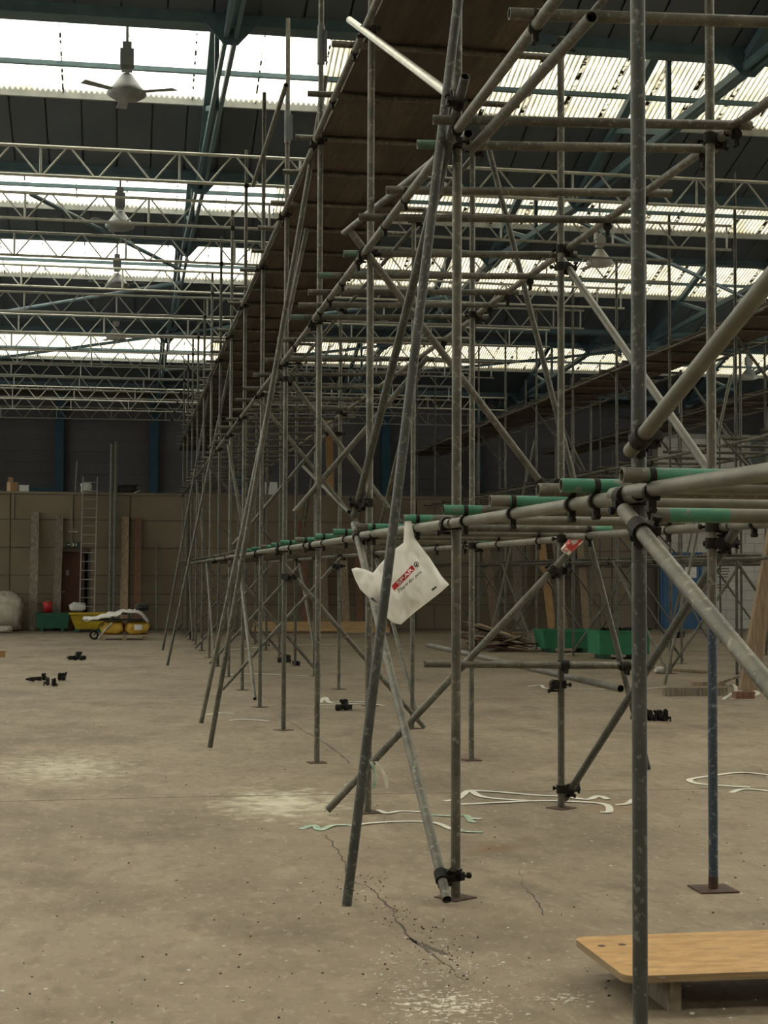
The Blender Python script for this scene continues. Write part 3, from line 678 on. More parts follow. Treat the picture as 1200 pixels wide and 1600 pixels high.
# ------------------------------------------------------------------ lattice beams over the hall
ZT, ZBm = 7.43, 7.03
def lattice_bar_mesh(): return MB().cyl((0, 0, 0), (0, 0, 1), 1, n=6).mesh('lacing')
LB = lattice_bar_mesh()
ORD = ['nearest', 'second', 'third', 'fourth', 'fifth', 'sixth', 'seventh', 'eighth', 'ninth', 'tenth', 'eleventh', 'twelfth', 'thirteenth']
for i, k in enumerate(range(6, 19)):
    y = Y[k]-.06; xl = -.085*y-1.6; xr = 9.93 if k not in (16, 18) else 12.4
    dz = RND.uniform(-.03, .03)
    lab = ('nearest pale lattice beam under the roof, just below the widest rooflight' if i == 0 else
           'farthest and lowest pale lattice beam in front of the rear wall' if k == 18 else
           '%s pale lattice beam under the roof, counting away from the widest rooflight' % ORD[i])
    root = thing('lattice_beam', (1.6, y, ZBm+dz), lab, 'beam', 'pale lattice beams spanning under the roof', 'thing')
    zt, zb = ZT+dz, ZBm+dz; sl = RND.uniform(-.004, .004)
    zat = lambda x, z: z+(x-1.6)*sl
    P = lambda x, z: (x, y, zat(x, z))
    r = .024
    obj('top_chord', TUBE_FAR if k > 8 else TUBE, 'beam', along(P(xl, zt), P(xr, zt), r), root)
    obj('bottom_chord', TUBE_FAR if k > 8 else TUBE, 'beam', along(P(xl, zb), P(xr, zb), r), root)
    x = xl+.1+RND.uniform(0, .5); n = 0
    while x < xr-.8:
        if n % 5 in (0, 1, 2, 3, 4):
            up = n % 2
            za, zc = (zb+.02, zt-.02) if up else (zt-.02, zb+.02)
            obj('lacing_bar', LB, 'beam', along(P(x+.04, za), P(x+.335, zc), .014), root)
        if n % 5 == 4: obj('lacing_post', LB, 'beam', along(P(x+.375, zb), P(x+.375, zt), .018), root)
        x += .377; n += 1
    obj('lacing_post', LB, 'beam', along(P(xr-.08, zb), P(xr-.08, zt), .018), root)
    C(T(XA, y+.03, zat(XA, zb)) @ Rz(math.pi/2), root)
    if k % 2 == 0:
        obj('red_band', MB().cyl(P(XA+.75, zb+.16), P(XA+.75, zb+.26), .021, n=8), 'red', I4, root); obj('lacing_post', LB, 'white', along(P(XA+.75, zb), P(XA+.75, zt), .018), root)

# ------------------------------------------------------------------ ceiling fans
def fan_meshes():
    rod = MB().cyl((0, 0, .28), (0, 0, .95), .02, n=8)
    box = MB().box((-.09, -.09, .40), (.09, .09, .62)).box((-.06, -.06, .62), (.06, .06, .72)).box((-.07, -.07, .34), (.07, .07, .40))
    dome = MB().lathe([(.001, .30), (.07, .295), (.10, .25), (.19, .13), (.26, .05), (.26, .02), (.20, -.02), (.001, -.04)], 18)
    bl = MB().add([(.16, -.05, .05), (.68, -.07, .04), (.70, .07, .05), (.16, .05, .055)]+[(.16, -.05, .042), (.68, -.07, .032), (.70, .07, .042), (.16, .05, .047)],
                  [(0, 1, 2, 3), (7, 6, 5, 4), (0, 4, 5, 1), (1, 5, 6, 2), (2, 6, 7, 3), (3, 7, 4, 0)])
    return [m.mesh(n) for m, n in ((rod, 'rod'), (box, 'housing'), (dome, 'dome'), (bl, 'blade'))]
FM = fan_meshes()
for p, lab, a0 in (((-.02, 20.4, 7.92), 'ceiling fan hanging in front of the widest rooflight at top left', .1),
               ((-.12, 27.4, 7.72), 'ceiling fan hanging above the second rooflight on the left', .3),
               ((-.2, 34.3, 7.95), 'ceiling fan hanging between the third and fourth rooflights on the left', .0),
               ((-.25, 41.4, 7.86), 'white-domed ceiling fan nearest the rear wall on the left', .5),
               ((8.75, 27.5, 7.42), 'ceiling fan on the right, seen between two close uprights', .2),
               ((17.6, 41.4, 7.25), 'ceiling fan at the far right edge above the farthest walkway', .4)):
    t = thing('ceiling_fan', p, lab, 'fan', 'ceiling fans under the roof', 'thing')
    M = T(*p); dm = 'fan_white' if p[1] > 40 or p[0] > 5 else 'fan_grey'
    obj('rod', FM[0], 'fan_grey', M @ Matrix.Diagonal((1, 1, 1.5, 1)) @ T(0, 0, -.05), t); obj('motor_housing', FM[1], dm, M, t); obj('dome', FM[2], dm, M, t)
    for q in range(3): obj('blade', FM[3], dm, M @ Rz(a0+math.pi/2+q*2*math.pi/3), t)

# ================================================================== THE CARRIER BAG
YBAG = 8.28
from mathutils.geometry import delaunay_2d_cdt
def bq(x, y): return onY(540+x/6.667, 790+y/6.667, YBAG)
_out = [(632, 118), (662, 124), (690, 170), (700, 240), (716, 330), (780, 420), (870, 535), (955, 665), (1000, 735), (1080, 822), (985, 908), (860, 1005), (720, 1112), (575, 1240),
        (500, 1222), (440, 1178), (340, 1045), (240, 960), (150, 870), (98, 765), (60, 662), (112, 645), (200, 662), (288, 700), (345, 625), (405, 560), (470, 500), (530, 440), (602, 388), (605, 320), (610, 240), (616, 165)]
OUT = [Vector((bq(*p).x, bq(*p).z)) for p in _out]
def seg_dist(p, a, b):
    d = b-a; t = max(0, min(1, (p-a).dot(d)/d.length_squared)); return (p-(a+d*t)).length
def edge_dist(p): return min(seg_dist(p, OUT[i], OUT[(i+1) % len(OUT)]) for i in range(len(OUT)))
def inside(p):
    c = False; n = len(OUT)
    for i in range(n):
        a, b = OUT[i], OUT[(i+1) % n]
        if (a.y > p.y) != (b.y > p.y) and p.x < (b.x-a.x)*(p.y-a.y)/(b.y-a.y)+a.x: c = not c
    return c
def bag_th(p):
    d = edge_dist(p); low = max(0, min(1, (1.78-p.y)/.35))
    th = (.012+.058*low)*math.sqrt(min(d/.13, 1))
    w = noise.noise(Vector((p.x*9+p.y*14, p.x*22-p.y*7, 1.3)))*.020+noise.noise(Vector((p.x*34+p.y*18, p.y*9, 4.1)))*.009
    return th+w*min(1, d/.025)
pts = []
for i in range(len(OUT)):
    a, b = OUT[i], OUT[(i+1) % len(OUT)]; n = max(1, int((b-a).length/.012))
    pts += [a+(b-a)*(k/n) for k in range(n)]
nb = len(pts); xs = [p.x for p in OUT]; zs = [p.y for p in OUT]
gx = min(xs)
while gx < max(xs):
    gz = min(zs)
    while gz < max(zs):
        q = Vector((gx+RND.uniform(-.002, .002), gz+RND.uniform(-.002, .002)))
        if inside(q) and edge_dist(q) > .006: pts.append(q)
        gz += .0115
    gx += .0115
cv, ce, cf, *_ = delaunay_2d_cdt(pts, [(i, (i+1) % nb) for i in range(nb)], [], 1, 1e-6)
bv = []; bf = []; front = {}; back = {}
for i, p in enumerate(cv):
    t = bag_th(p) if edge_dist(p) > .003 else 0
    front[i] = len(bv); bv.append((p.x, YBAG-t, p.y))
    if t: back[i] = len(bv); bv.append((p.x, YBAG+max(t, .003)*.9, p.y))
    else: back[i] = front[i]
for f in cf:
    bf.append([front[i] for i in f])
    g = [back[i] for i in f][::-1]
    bf.append(g)
hook = bq(650, 150)
bag = thing('carrier_bag', (hook.x, YBAG, hook.z), 'white plastic carrier bag with a red printed band hanging from a green tube end', 'bag')
mb = MB(); mb.add(bv, bf, 0, True); obj('film', mb, 'bag', I4, bag)
def on_bag(x, y, lift=.003):
    q = bq(x, y); p = Vector((q.x, q.z)); return Vector((q.x, YBAG-bag_th(p)-lift, q.z))
def bag_patch(name, quad, m, lift, n=14, k=6):
    a, b, c, d = [Vector(p) for p in quad]; g = MB(); vs = []
    for i in range(n+1):
        for j in range(k+1):
            u, w = i/n, j/k; q = (a*(1-u)+b*u)*(1-w)+(d*(1-u)+c*u)*w; vs.append(on_bag(q.x, q.y, lift))
    g.add(vs, [(i*(k+1)+j, (i+1)*(k+1)+j, (i+1)*(k+1)+j+1, i*(k+1)+j+1) for i in range(n) for j in range(k)], 0, True)
    return obj(name, g, m, I4, bag)
def text_mesh(body, offset=0.0, shear=0.0, spacing=1.0):
    cu = bpy.data.curves.new('text', 'FONT'); cu.body = body; cu.offset = offset; cu.shear = shear; cu.space_character = spacing; cu.resolution_u = 3
    o = bpy.data.objects.new('text', cu); COL.objects.link(o)
    dg = bpy.context.evaluated_depsgraph_get(); me = o.evaluated_get(dg).to_mesh()
    bm = bmesh.new(); bm.from_mesh(me); bmesh.ops.triangulate(bm, faces=bm.faces)
    bmesh.ops.subdivide_edges(bm, edges=[e for e in bm.edges if e.calc_length() > .12], cuts=2)
    vs = [v.co.copy() for v in bm.verts]; bm.verts.index_update(); fs = [[v.index for v in f.verts] for f in bm.faces]
    bm.free(); o.evaluated_get(dg).to_mesh_clear(); bpy.data.objects.remove(o); bpy.data.curves.remove(cu)
    x0 = min(v.x for v in vs); x1 = max(v.x for v in vs); y0 = min(v.y for v in vs); y1 = max(v.y for v in vs)
    return [((v.x-x0)/(x1-x0), (v.y-y0)/(y1-y0)) for v in vs], fs
def bag_text(body, p0, pu, pv, m, lift, **kw):
    vs, fs = text_mesh(body, **kw); a, b, c = Vector(p0), Vector(pu)-Vector(p0), Vector(pv)-Vector(p0)
    g = MB(); g.add([on_bag(*(a+b*u+c*w), lift) for u, w in vs], fs); return obj('printed_lettering', g, m, I4, bag)
bag_patch('printed_band', [(490, 888), (712, 664), (680, 620), (462, 838)], 'bag_red', .003)
bag_text('SPAR', (536, 828), (696, 667), (510, 802), 'bag_white', .005, offset=.012)
bag_text('There for you', (540, 918), (786, 703), (520, 880), 'ink', .004, shear=.3, offset=.016)
g = MB(); n = 22
ring = [on_bag(728+r*math.cos(2*math.pi*i/n), 613+r*math.sin(2*math.pi*i/n), .004) for r in (30, 22) for i in range(n)]
g.add(ring, [(i, (i+1) % n, n+(i+1) % n, n+i) for i in range(n)])
for tri in ([(728, 592), (718, 612), (738, 612)], [(728, 602), (712, 628), (744, 628)], [(724, 626), (732, 626), (728, 634)]): g.add([on_bag(*p, .004) for p in tri], [(0, 1, 2)])
obj('printed_emblem', g, 'ink', I4, bag)
bag_patch('printed_mark', [(888, 892), (938, 850), (925, 838), (880, 872)], 'ink', .004, 3, 2)
c0 = bq(650, 950)
obj('carton', MB().box((-.05, -.014, -.05), (.05, .014, .05), M=T(c0.x, YBAG-.022, c0.z) @ Ry(-.25)), 'white', I4, bag)
c0 = bq(345, 960); obj('packet', MB().box((-.035, -.012, -.03), (.035, .012, .03), M=T(c0.x, YBAG-.004, c0.z) @ Ry(.6)), 'column_blue', I4, bag)

# red and white tape on the end of a brace
o = obj('tape_wrap', MB().cyl((2.99, 10.2, 1.76), (3.09, 10.2, 1.865), .034, .045, n=14), 'tape_red', I4, w1o); o['label'] = 'red and white tape wrapped round a brace end'

# ================================================================== THINGS ON THE FLOOR
# plywood platform, lower right
pz = .12; b = MB(); ol = []
X0, X1_, Y0_, Y1_ = 1.80, 3.05, 5.40, 6.03
for cx, cy, a in ((X1_-.04, Y1_-.04, 0), (X0+.05, Y1_-.05, 1), (X0+.06, Y0_+.06, 2), (X1_-.04, Y0_+.04, 3)):
    r_ = .06
    for k in range(5): an = (a+k/4)*math.pi/2; ol.append((cx+r_*math.cos(an)*.8, cy+r_*math.sin(an)*.8))
n = len(ol)
pl = thing('plywood_platform', (2.4, 5.7, 0), 'low plywood board with rounded corners at the bottom right, raised on bearers', 'board')
b.add([(x, y, pz+.027) for x, y in ol], [tuple(range(n))], 0); b.add([(x, y, pz) for x, y in ol], [tuple(range(n))[::-1]], 1)
b.add([(x, y, pz) for x, y in ol]+[(x, y, pz+.027) for x, y in ol], [(i, (i+1) % n, n+(i+1) % n, n+i) for i in range(n)], 1)
obj('sheet', b, ['ply', 'ply_edge'], I4, pl)
for xx in (2.02, 2.88): obj('bearer', MB().box((xx-.025, 5.46, 0), (xx+.025, 5.97, pz)), 'wood_grey', I4, pl)
for p in ((940, 1478), (972, 1476), (1035, 1528)):
    q = onZ(*p, pz+.027); obj('knot_hole', MB().cyl((q.x, q.y, pz+.0265), (q.x, q.y, pz+.0278), .016, n=10), 'rust', I4, pl)

# strapping bands on the floor
def strap(paths, label, w=.028, m='strap', mats=None):
    first = onZ(*paths[0][0]); t = thing('strapping_band', (first.x, first.y, 0), label, 'strap', 'loose strapping on the floor')
    for i, p in enumerate(paths):
        pts_ = smooth_path([onZ(*q)+Vector((0, 0, .002+.004*abs(math.sin(1.7*j)))) for j, q in enumerate(p)], 6)
        obj('strap_length', ribbon(pts_, w*1.7, .0015), (mats[i] if mats else m), I4, t)
strap([[(720, 1257), (783, 1255), (837, 1252), (883, 1253), (943, 1257), (952, 1269), (938, 1270)], [(732, 1235), (783, 1239), (837, 1243), (883, 1246), (917, 1250), (935, 1245), (950, 1250)],
       [(695, 1252), (715, 1249), (733, 1236), (750, 1245), (780, 1249), (840, 1253)], [(962, 1258), (980, 1257), (990, 1250)]], 'long tangle of white strapping around the foot of an inner upright', .03)
strap([[(545, 1291), (585, 1287), (640, 1284), (680, 1287), (705, 1296), (722, 1298)], [(470, 1296), (490, 1291), (500, 1298), (520, 1291), (548, 1290)], [(720, 1299), (735, 1301), (754, 1301)]],
      'white strap with frayed green end, lying in front of the raking tube', .026, mats=['strap', 'strap_green', 'strap_green'])
strap([[(590, 1266), (605, 1272), (625, 1268), (660, 1270)], [(672, 1274), (705, 1276), (728, 1275), (735, 1284), (744, 1286)], [(728, 1278), (752, 1281)]], 'short white strap with a green piece behind the nearest braced foot', .026, mats=['strap', 'strap_green', 'strap'])
strap([[(1215, 1213), (1160, 1208), (1110, 1213), (1078, 1219), (1090, 1225), (1135, 1229), (1172, 1231)], [(1142, 1239), (1165, 1234), (1215, 1238)]], 'loop of white strapping to the right of the blue upright', .03)
strap([[(498, 1101), (530, 1102), (565, 1099), (600, 1103)], [(500, 1098), (508, 1090), (515, 1098), (540, 1100)], [(510, 1096), (560, 1097), (590, 1096)]], 'white strapping heap between the far uprights near loose couplers', .035)
strap([[(322, 1117), (345, 1115), (365, 1115)], [(358, 1126), (385, 1125), (420, 1127)]], 'pale strap scraps beside the feet of the two left raking tubes', .035)
strap([[(345, 1056), (380, 1053), (410, 1053), (440, 1055), (490, 1057)]], 'thin white strap stretched behind the far row of uprights', .03)
strap([[(825, 1073), (845, 1071), (856, 1076), (920, 1077), (990, 1077), (1040, 1074)]], 'straight white strap on the floor behind the low cross tube', .03)
strap([[(1140, 1092), (1165, 1090), (1185, 1084), (1172, 1078), (1155, 1080)], [(1130, 1093), (1140, 1086), (1150, 1079), (1147, 1071), (1135, 1070)], [(1160, 1088), (1180, 1090)]], 'curled white strapping at the foot of the leaning timber post', .03)
strap([[(340, 1018), (400, 1012), (470, 1008), (520, 1007)]], 'faint pale strap far back near the long stacked timbers', .04)
# strap hanging from a brace end
hp = [onY(x, y, 9.9) for x, y in ((580, 1190), (584, 1200), (586, 1215), (584, 1232))]
t = thing('hanging_strap', (hp[3].x, 9.9, hp[3].z), 'small green and white strap end hanging behind the raking tube foot', 'strap')
for (a, c, m) in ((0, 0, 'strap_green'), (.03, .02, 'strap')):
    b = MB(); vs = []
    for i, p in enumerate(hp): vs += [(p.x+a+i*c-.012, p.y, p.z), (p.x+a+i*c+.012, p.y+.004, p.z)]
    b.add(vs, [(2*i, 2*i+1, 2*i+3, 2*i+2) for i in range(3)]); obj('strap_length', b, m, I4, t)

# loose couplers
ORDL = ['leftmost of %s', 'second of %s from the left', 'third of %s from the left', 'fourth of %s from the left', 'fifth of %s from the left', 'sixth of %s', 'last of %s']
ORDN = {3: 'three', 5: 'five', 7: 'seven'}
def pile(label, spots, s=1.0):
    for i, (px, py) in enumerate(spots):
        p = onZ(px, py); o = obj('loose_coupler', COUP, 'coupler', T(p.x, p.y, .04*s) @ Rz(RND.uniform(0, 6)) @ Ry(RND.choice((0, 1.2, 1.57))) @ Matrix.Scale(s, 4))
        tag(o, label+', '+ORDL[i] % ORDN[len(spots)], 'coupler', label)
pile('black coupler on floor before yellow skip', [(110, 1032), (120, 1031), (131, 1032)], 1.25)
pile('dark coupler in floor cluster at far left', [(48, 1065), (58, 1064), (69, 1063), (74, 1071), (84, 1073), (93, 1064), (99, 1063)], .9)
pile('dark coupler by white strapping heap', [(532, 1110), (540, 1108), (546, 1110)])
pile('black coupler at a far upright foot', [(438, 1035), (450, 1036), (460, 1040)], 1.2)
pile('black coupler in row beside close upright', [(1008, 1126), (1016, 1126), (1024, 1126), (1032, 1126), (1040, 1127)])
pile('black coupler before blue door', [(1050, 996), (1058, 997), (1066, 997)], 1.3)
for z, (px0, px1) in ((.03, (985, 1045)),):
    a, c = onZ(px0, 1124), onZ(px1, 1126); tag(obj('short_tube', TUBE, 'tube', along((a.x, a.y, .027), (c.x, c.y, .027), TR)), 'short dark tube end lying on the floor beside couplers', 'tube')

# steel skips
def skip(x0, x1, y, h, d, m, label, taper=.06, fill=None):
    cx = (x0+x1)/2; t = thing('tipping_skip', (cx, y+d/2, 0), label, 'skip', 'steel tipping skips'); w = (x1-x0)/2; z0 = .09
    b = MB(); o_ = [(-w+taper, 0+taper, z0), (w-taper, taper, z0), (w-taper, d-taper, z0), (-w+taper, d-taper, z0), (-w, 0, h), (w, 0, h), (w, d, h), (-w, d, h)]
    i_ = [(x*.96, .02+yy*.96, z0+.03 if z == z0 else h) for x, yy, z in o_]
    vs = [(cx+x, y+yy, z) for x, yy, z in o_+i_]
    b.add(vs, [(0, 3, 2, 1), (0, 1, 5, 4), (1, 2, 6, 5), (2, 3, 7, 6), (3, 0, 4, 7), (8, 9, 10, 11), (12, 13, 9, 8), (13, 14, 10, 9), (14, 15, 11, 10), (15, 12, 8, 11), (4, 5, 13, 12), (5, 6, 14, 13), (6, 7, 15, 14), (7, 4, 12, 15)])
    obj('tub', b, m, I4, t)
    r = MB()
    for a, c in (((-w-.02, -.02, h-.03), (w+.02, .01, h+.012)), ((-w-.02, d-.01, h-.03), (w+.02, d+.02, h+.012)), ((-w-.02, 0, h-.03), (-w+.01, d, h+.012)), ((w-.01, 0, h-.03), (w+.02, d, h+.012))):
        r.box((cx+a[0], y+a[1], a[2]), (cx+c[0], y+c[1], c[2]))
    obj('rim', r, m, I4, t)
    for sx in (-.62*w, .62*w): obj('skid', MB().box((cx+sx-.05, y+.04, 0), (cx+sx+.05, y+d-.04, z0)), 'skip_dark', I4, t)
    return t
skip(-2.36, -1.46, 43.4, .50, .7, 'skip_dark', taper=.02, label='small green skip against the panelled wall between two leaning planks')
sk2 = skip(-1.42, -.42, 42.6, .52, .8, 'yellow', 'yellow skip beside the small green one at the far wall', .16)
skip(8.6, 9.74, 30.9, .46, .8, 'skip_green', 'green skip next to the heap of broken boards')
sk4 = skip(9.0, 10.02, 28.35, .54, .8, 'skip_green', 'green skip with couplers piled on top, behind the close right upright', .02)
for i, px in enumerate((945, 955, 965, 975, 985, 995, 1008)):
    q = onY(px, 986, 28.7); tag(obj('loose_coupler', COUP, 'coupler', T(q.x, 28.6+.1*(i % 3), .56) @ Rz(i*1.3) @ Matrix.Scale(1.4, 4)), 'black coupler piled on the green skip, '+ORDL[i] % 'seven', 'coupler', 'couplers on the green skip')
obj('fill', MB().box((9.05, 28.4, .3), (9.97, 29.1, .505)), 'coupler', I4, sk4)

# heap of broken boards
wc = onZ(785, 1018)
for i in range(30):
    L = RND.uniform(.7, 1.7); lay = i/30
    x = wc.x+RND.gauss(0, .28)*(1-.6*lay); yy = wc.y+.35+RND.gauss(0, .22)*(1-.5*lay); z = .03+lay*.42
    M = T(x, yy, z) @ Rz(RND.gauss(.1, .5)) @ Ry(RND.gauss(.10, .16))
    o = obj('broken_board', MB().box((-L/2, -RND.uniform(.05, .11), -.014), (L/2, RND.uniform(.05, .11), .014)), RND.choice(['wood_grey', 'wood_grey', 'wood', 'wood_red', 'board']), M)
    tag(o, 'broken board in the heap of scrap wood by the green skips', 'board', 'heap of broken boards')

# pallet with yellow sacks under a torn sheet
pp = onZ(194, 1000); PX, PY = pp.x, pp.y
t = thing('pallet', (PX, PY+.4, 0), 'wooden pallet under yellow sacks on the left floor', 'pallet')
for i in range(3): obj('runner_block', MB().box((PX-.55+i*.5, PY, 0), (PX-.45+i*.5, PY+.8, .1)), 'wood', I4, t)
for i in range(5): obj('slat', MB().box((PX-.58, PY+.01+i*.17, .1), (PX+.58, PY+.11+i*.17, .125)), 'wood', I4, t)
def lump(name, c, r, m, seed, amp=.18, n=22, flat=.0):
    b = MB(); vs = []; k = 12
    for i in range(k+1):
        th = math.pi*i/k
        for j in range(n):
            ph = 2*math.pi*j/n; d = Vector((math.sin(th)*math.cos(ph), math.sin(th)*math.sin(ph), math.cos(th)))
            e = Vector((abs(d.x)**.6*math.copysign(1, d.x), abs(d.y)**.6*math.copysign(1, d.y), abs(d.z)**.7*math.copysign(1, d.z)))
            q = 1+amp*noise.noise(d*2.3+Vector((seed, seed*.7, 0)))+amp*.5*noise.noise(d*6+Vector((seed, 0, 0)))
            z = max(c[2]+e.z*r[2]*q, c[2]-r[2]*.92)
            vs.append((c[0]+e.x*r[0]*q, c[1]+e.y*r[1]*q, z))
    b.add(vs, [(i*n+j, i*n+(j+1) % n, (i+1)*n+(j+1) % n, (i+1)*n+j) for i in range(k) for j in range(n)], 0, True)
    return obj(name, b, m)
tag(lump('sack', (PX-.28, PY+.4, .29), (.28, .36, .175), 'sack', 2), 'yellow sack on the left half of the pallet', 'sack', 'yellow sacks')
sk_ = tag(lump('sack', (PX+.30, PY+.4, .29), (.29, .38, .175), 'sack', 5), 'bulging yellow sack with white label on the right half of the pallet', 'sack', 'yellow sacks')
obj('paper_label', MB().box((PX+.24, PY-.02, .24), (PX+.42, PY+.02, .37)), 'white', I4, sk_)
b = MB(); vs = []; n, k = 18, 8
for i in range(n+1):
    for j in range(k+1):
        u, w = i/n, j/k; x = PX-.98+u*1.55; z = .50+.17*math.sin(max(0, u-.2)*2.6)+.05*noise.noise(Vector((u*5, w*4, 2)))-(.22*max(0, u-.86)/.14)
        vs.append((x+.05*noise.noise(Vector((w*9, u*3, 5))), PY-.05+w*.9+.06*noise.noise(Vector((u*11, w, 8))), z+.05*w+.06*noise.noise(Vector((u*9, w*7, 11)))))
nv = len(vs); vs += [(x, y, z-.02) for x, y, z in vs]
fs = [(i*(k+1)+j, (i+1)*(k+1)+j, (i+1)*(k+1)+j+1, i*(k+1)+j+1) for i in range(n) for j in range(k)]
fs += [tuple(q+nv for q in f)[::-1] for f in fs] + [(i*(k+1), nv+i*(k+1), nv+(i+1)*(k+1), (i+1)*(k+1)) for i in range(n)]
b.add(vs, fs, 0, False); tag(obj('torn_sheet', b, 'sheet_white'), 'torn white sheet thrown over the yellow sacks', 'sheet')
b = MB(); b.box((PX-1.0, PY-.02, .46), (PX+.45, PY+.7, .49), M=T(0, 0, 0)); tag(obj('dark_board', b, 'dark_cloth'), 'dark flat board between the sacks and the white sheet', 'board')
tag(lump('dark_cloth', (PX+.42, PY+.45, .78), (.16, .2, .09), 'dark_cloth', 9, .3), 'black crumpled cloth on top of the white sheet', 'cloth')
b = MB(); b.cyl((PX-.62, PY+.15, .04), (PX-.30, PY-.02, .42), .02, n=6); tag(obj('pale_strip', b, 'strap'), 'pale strip leaning on the front of the yellow sacks', 'strip')
w = thing('trolley_wheel', (PX-.72, PY+.2, .11), 'black trolley wheel and fork left of the pallet', 'wheel')
b = MB(); n = 18; rr, cr = .09, .025
vs = [(PX-.72+(rr+cr*math.cos(a))*math.cos(p), PY+.2+cr*math.sin(a), .115+(rr+cr*math.cos(a))*math.sin(p)) for p in [2*math.pi*i/n for i in range(n)] for a in [2*math.pi*j/8 for j in range(8)]]
b.add(vs, [(i*8+j, ((i+1) % n)*8+j, ((i+1) % n)*8+(j+1) % 8, i*8+(j+1) % 8) for i in range(n) for j in range(8)], 0, True); obj('tyre', b, 'coupler', I4, w)
obj('fork', MB().cyl((PX-.72, PY+.16, .115), (PX-.55, PY+.16, .42), .012, n=6).cyl((PX-.72, PY+.24, .115), (PX-.55, PY+.24, .42), .012, n=6), 'coupler', I4, w)

# wrapped bundle, bucket and scraps at far left
tag(lump('wrapped_bundle', (-3.25, 43.6, .52), (.52, .45, .55), 'wrap', 3, .3), 'tall bundle in shiny shrink wrap at the far left by the wall', 'bundle')
tag(lump('crumpled_wrap', (-3.15, 42.6, .09), (.22, .16, .09), 'wrap', 6, .4), 'small crumpled plastic scrap on the floor before the wrapped bundle', 'wrap')
q = onZ(3, 1027); tag(obj('wood_block', MB().box((q.x-.1, q.y-.05, 0), (q.x+.06, q.y+.05, .1)).box((q.x-.14, q.y-.06, .1), (q.x+.08, q.y+.06, .125)), 'wood_orange'), 'small pale wooden block at the left edge of the floor', 'block')
bk = thing('bucket', (-2.05, 43.75, .5), 'red bucket standing on the small green skip', 'bucket')
obj('body', MB().lathe([(.001, .13), (.10, .13), (.13, .42), (.14, .42), (.11, .11), (.001, .11)], 16, 0, (-2.05, 43.75, .40)), 'red', I4, bk)
hb = MB(); [hb.cyl((-2.05+.13*math.cos(a), 43.73, .81+.09*math.sin(a)), (-2.05+.13*math.cos(a+.4), 43.73, .81+.09*math.sin(a+.4)), .006, n=5) for a in [math.pi*i/8 for i in range(8)]]
obj('handle', hb, 'coupler', I4, bk)
obj_ = MB().box((-2.3, 43.5, .47), (-1.55, 44.0, .505)); tag(obj('skip_board', obj_, 'board'), 'dark board lying across the small green skip', 'board')
tag(lump('white_bag', (-1.22, 43.1, .68), (.22, .08, .12), 'sheet_white', 4, .2), 'white crumpled bag heaped above the yellow skip', 'bag')
obj('fill', MB().box((-1.32, 42.7, .3), (-.52, 43.3, .49)), 'board', I4, sk2)

# planks and tubes leaning on the far wall
def plank(px_b, y_b, px_t, py_t, w, m, label, cat='plank', group='planks leaning on the far wall', z0=0.0, depth=43.85, name='leaning_plank'):
    a = onY(px_b, y_b, depth); c = onY(px_t, py_t, YB-.12); a.z = z0; a.y = depth; c.y = YB-.06-.03
    if z0 > 1: a.y = YB+.3; c.y = YB+.9
    d = (c-a).normalized(); s = Vector((1, 0, 0)); s = (s-d*s.dot(d)).normalized(); u = s.cross(d)
    b = MB(); vs = [p+s*(w/2*i)+u*(.02*j) for p in (a, c) for i, j in ((-1, -1), (1, -1), (1, 1), (-1, 1))]
    b.add(vs, ((3, 2, 1, 0), (4, 5, 6, 7), (0, 1, 5, 4), (1, 2, 6, 5), (2, 3, 7, 6), (3, 0, 4, 7)))
    return tag(obj(name, b, m), label, cat, group)
plank(51, 984, 55, 800, .22, 'wood_grey', 'grey plank leaning on the wall, leftmost of all')
plank(88, 984, 93, 806, .21, 'wood_grey', 'worn plank leaning just left of the brown door')
plank(193, 984, 196, 808, .21, 'wood', 'tan plank leaning right of the ladder')
plank(214, 984, 216, 809, .19, 'wood_red', 'reddish plank leaning right of the tan one')
plank(508, 984, 505, 865, .22, 'wood', 'tan plank leaning behind the long stacked timbers', )
plank(541, 984, 537, 868, .22, 'wood', 'plank leaning just left of the carrier bag')
plank(562, 984, 560, 870, .20, 'wood_red', 'dark plank leaning directly behind the carrier bag')
plank(524, 780, 521, 652, .22, 'wood_orange', 'tall orange plank standing on top of the panelled block', z0=ZB)
plank(775, 984, 758, 850, .25, 'wood', 'plank leaning behind the heap of broken boards, leftmost of five')
plank(812, 984, 806, 850, .24, 'wood_grey', 'grey plank leaning second of the five behind the board heap')
plank(863, 984, 846, 846, .24, 'wood_orange', 'orange plank with rounded top leaning above the green skips')
plank(882, 984, 868, 846, .2, 'wood', 'pale plank half hidden behind an inner upright')
plank(917, 984, 906, 844, .22, 'wood', 'pale plank leaning rightmost of the five')
plank(900, 984, 895, 850, .2, 'wood_grey', 'dark plank leaning behind the pale rightmost one', depth=44.05)
plank(480, 984, 470, 815, .2, 'wood_red', 'red-brown plank leaning behind the crowded uprights')
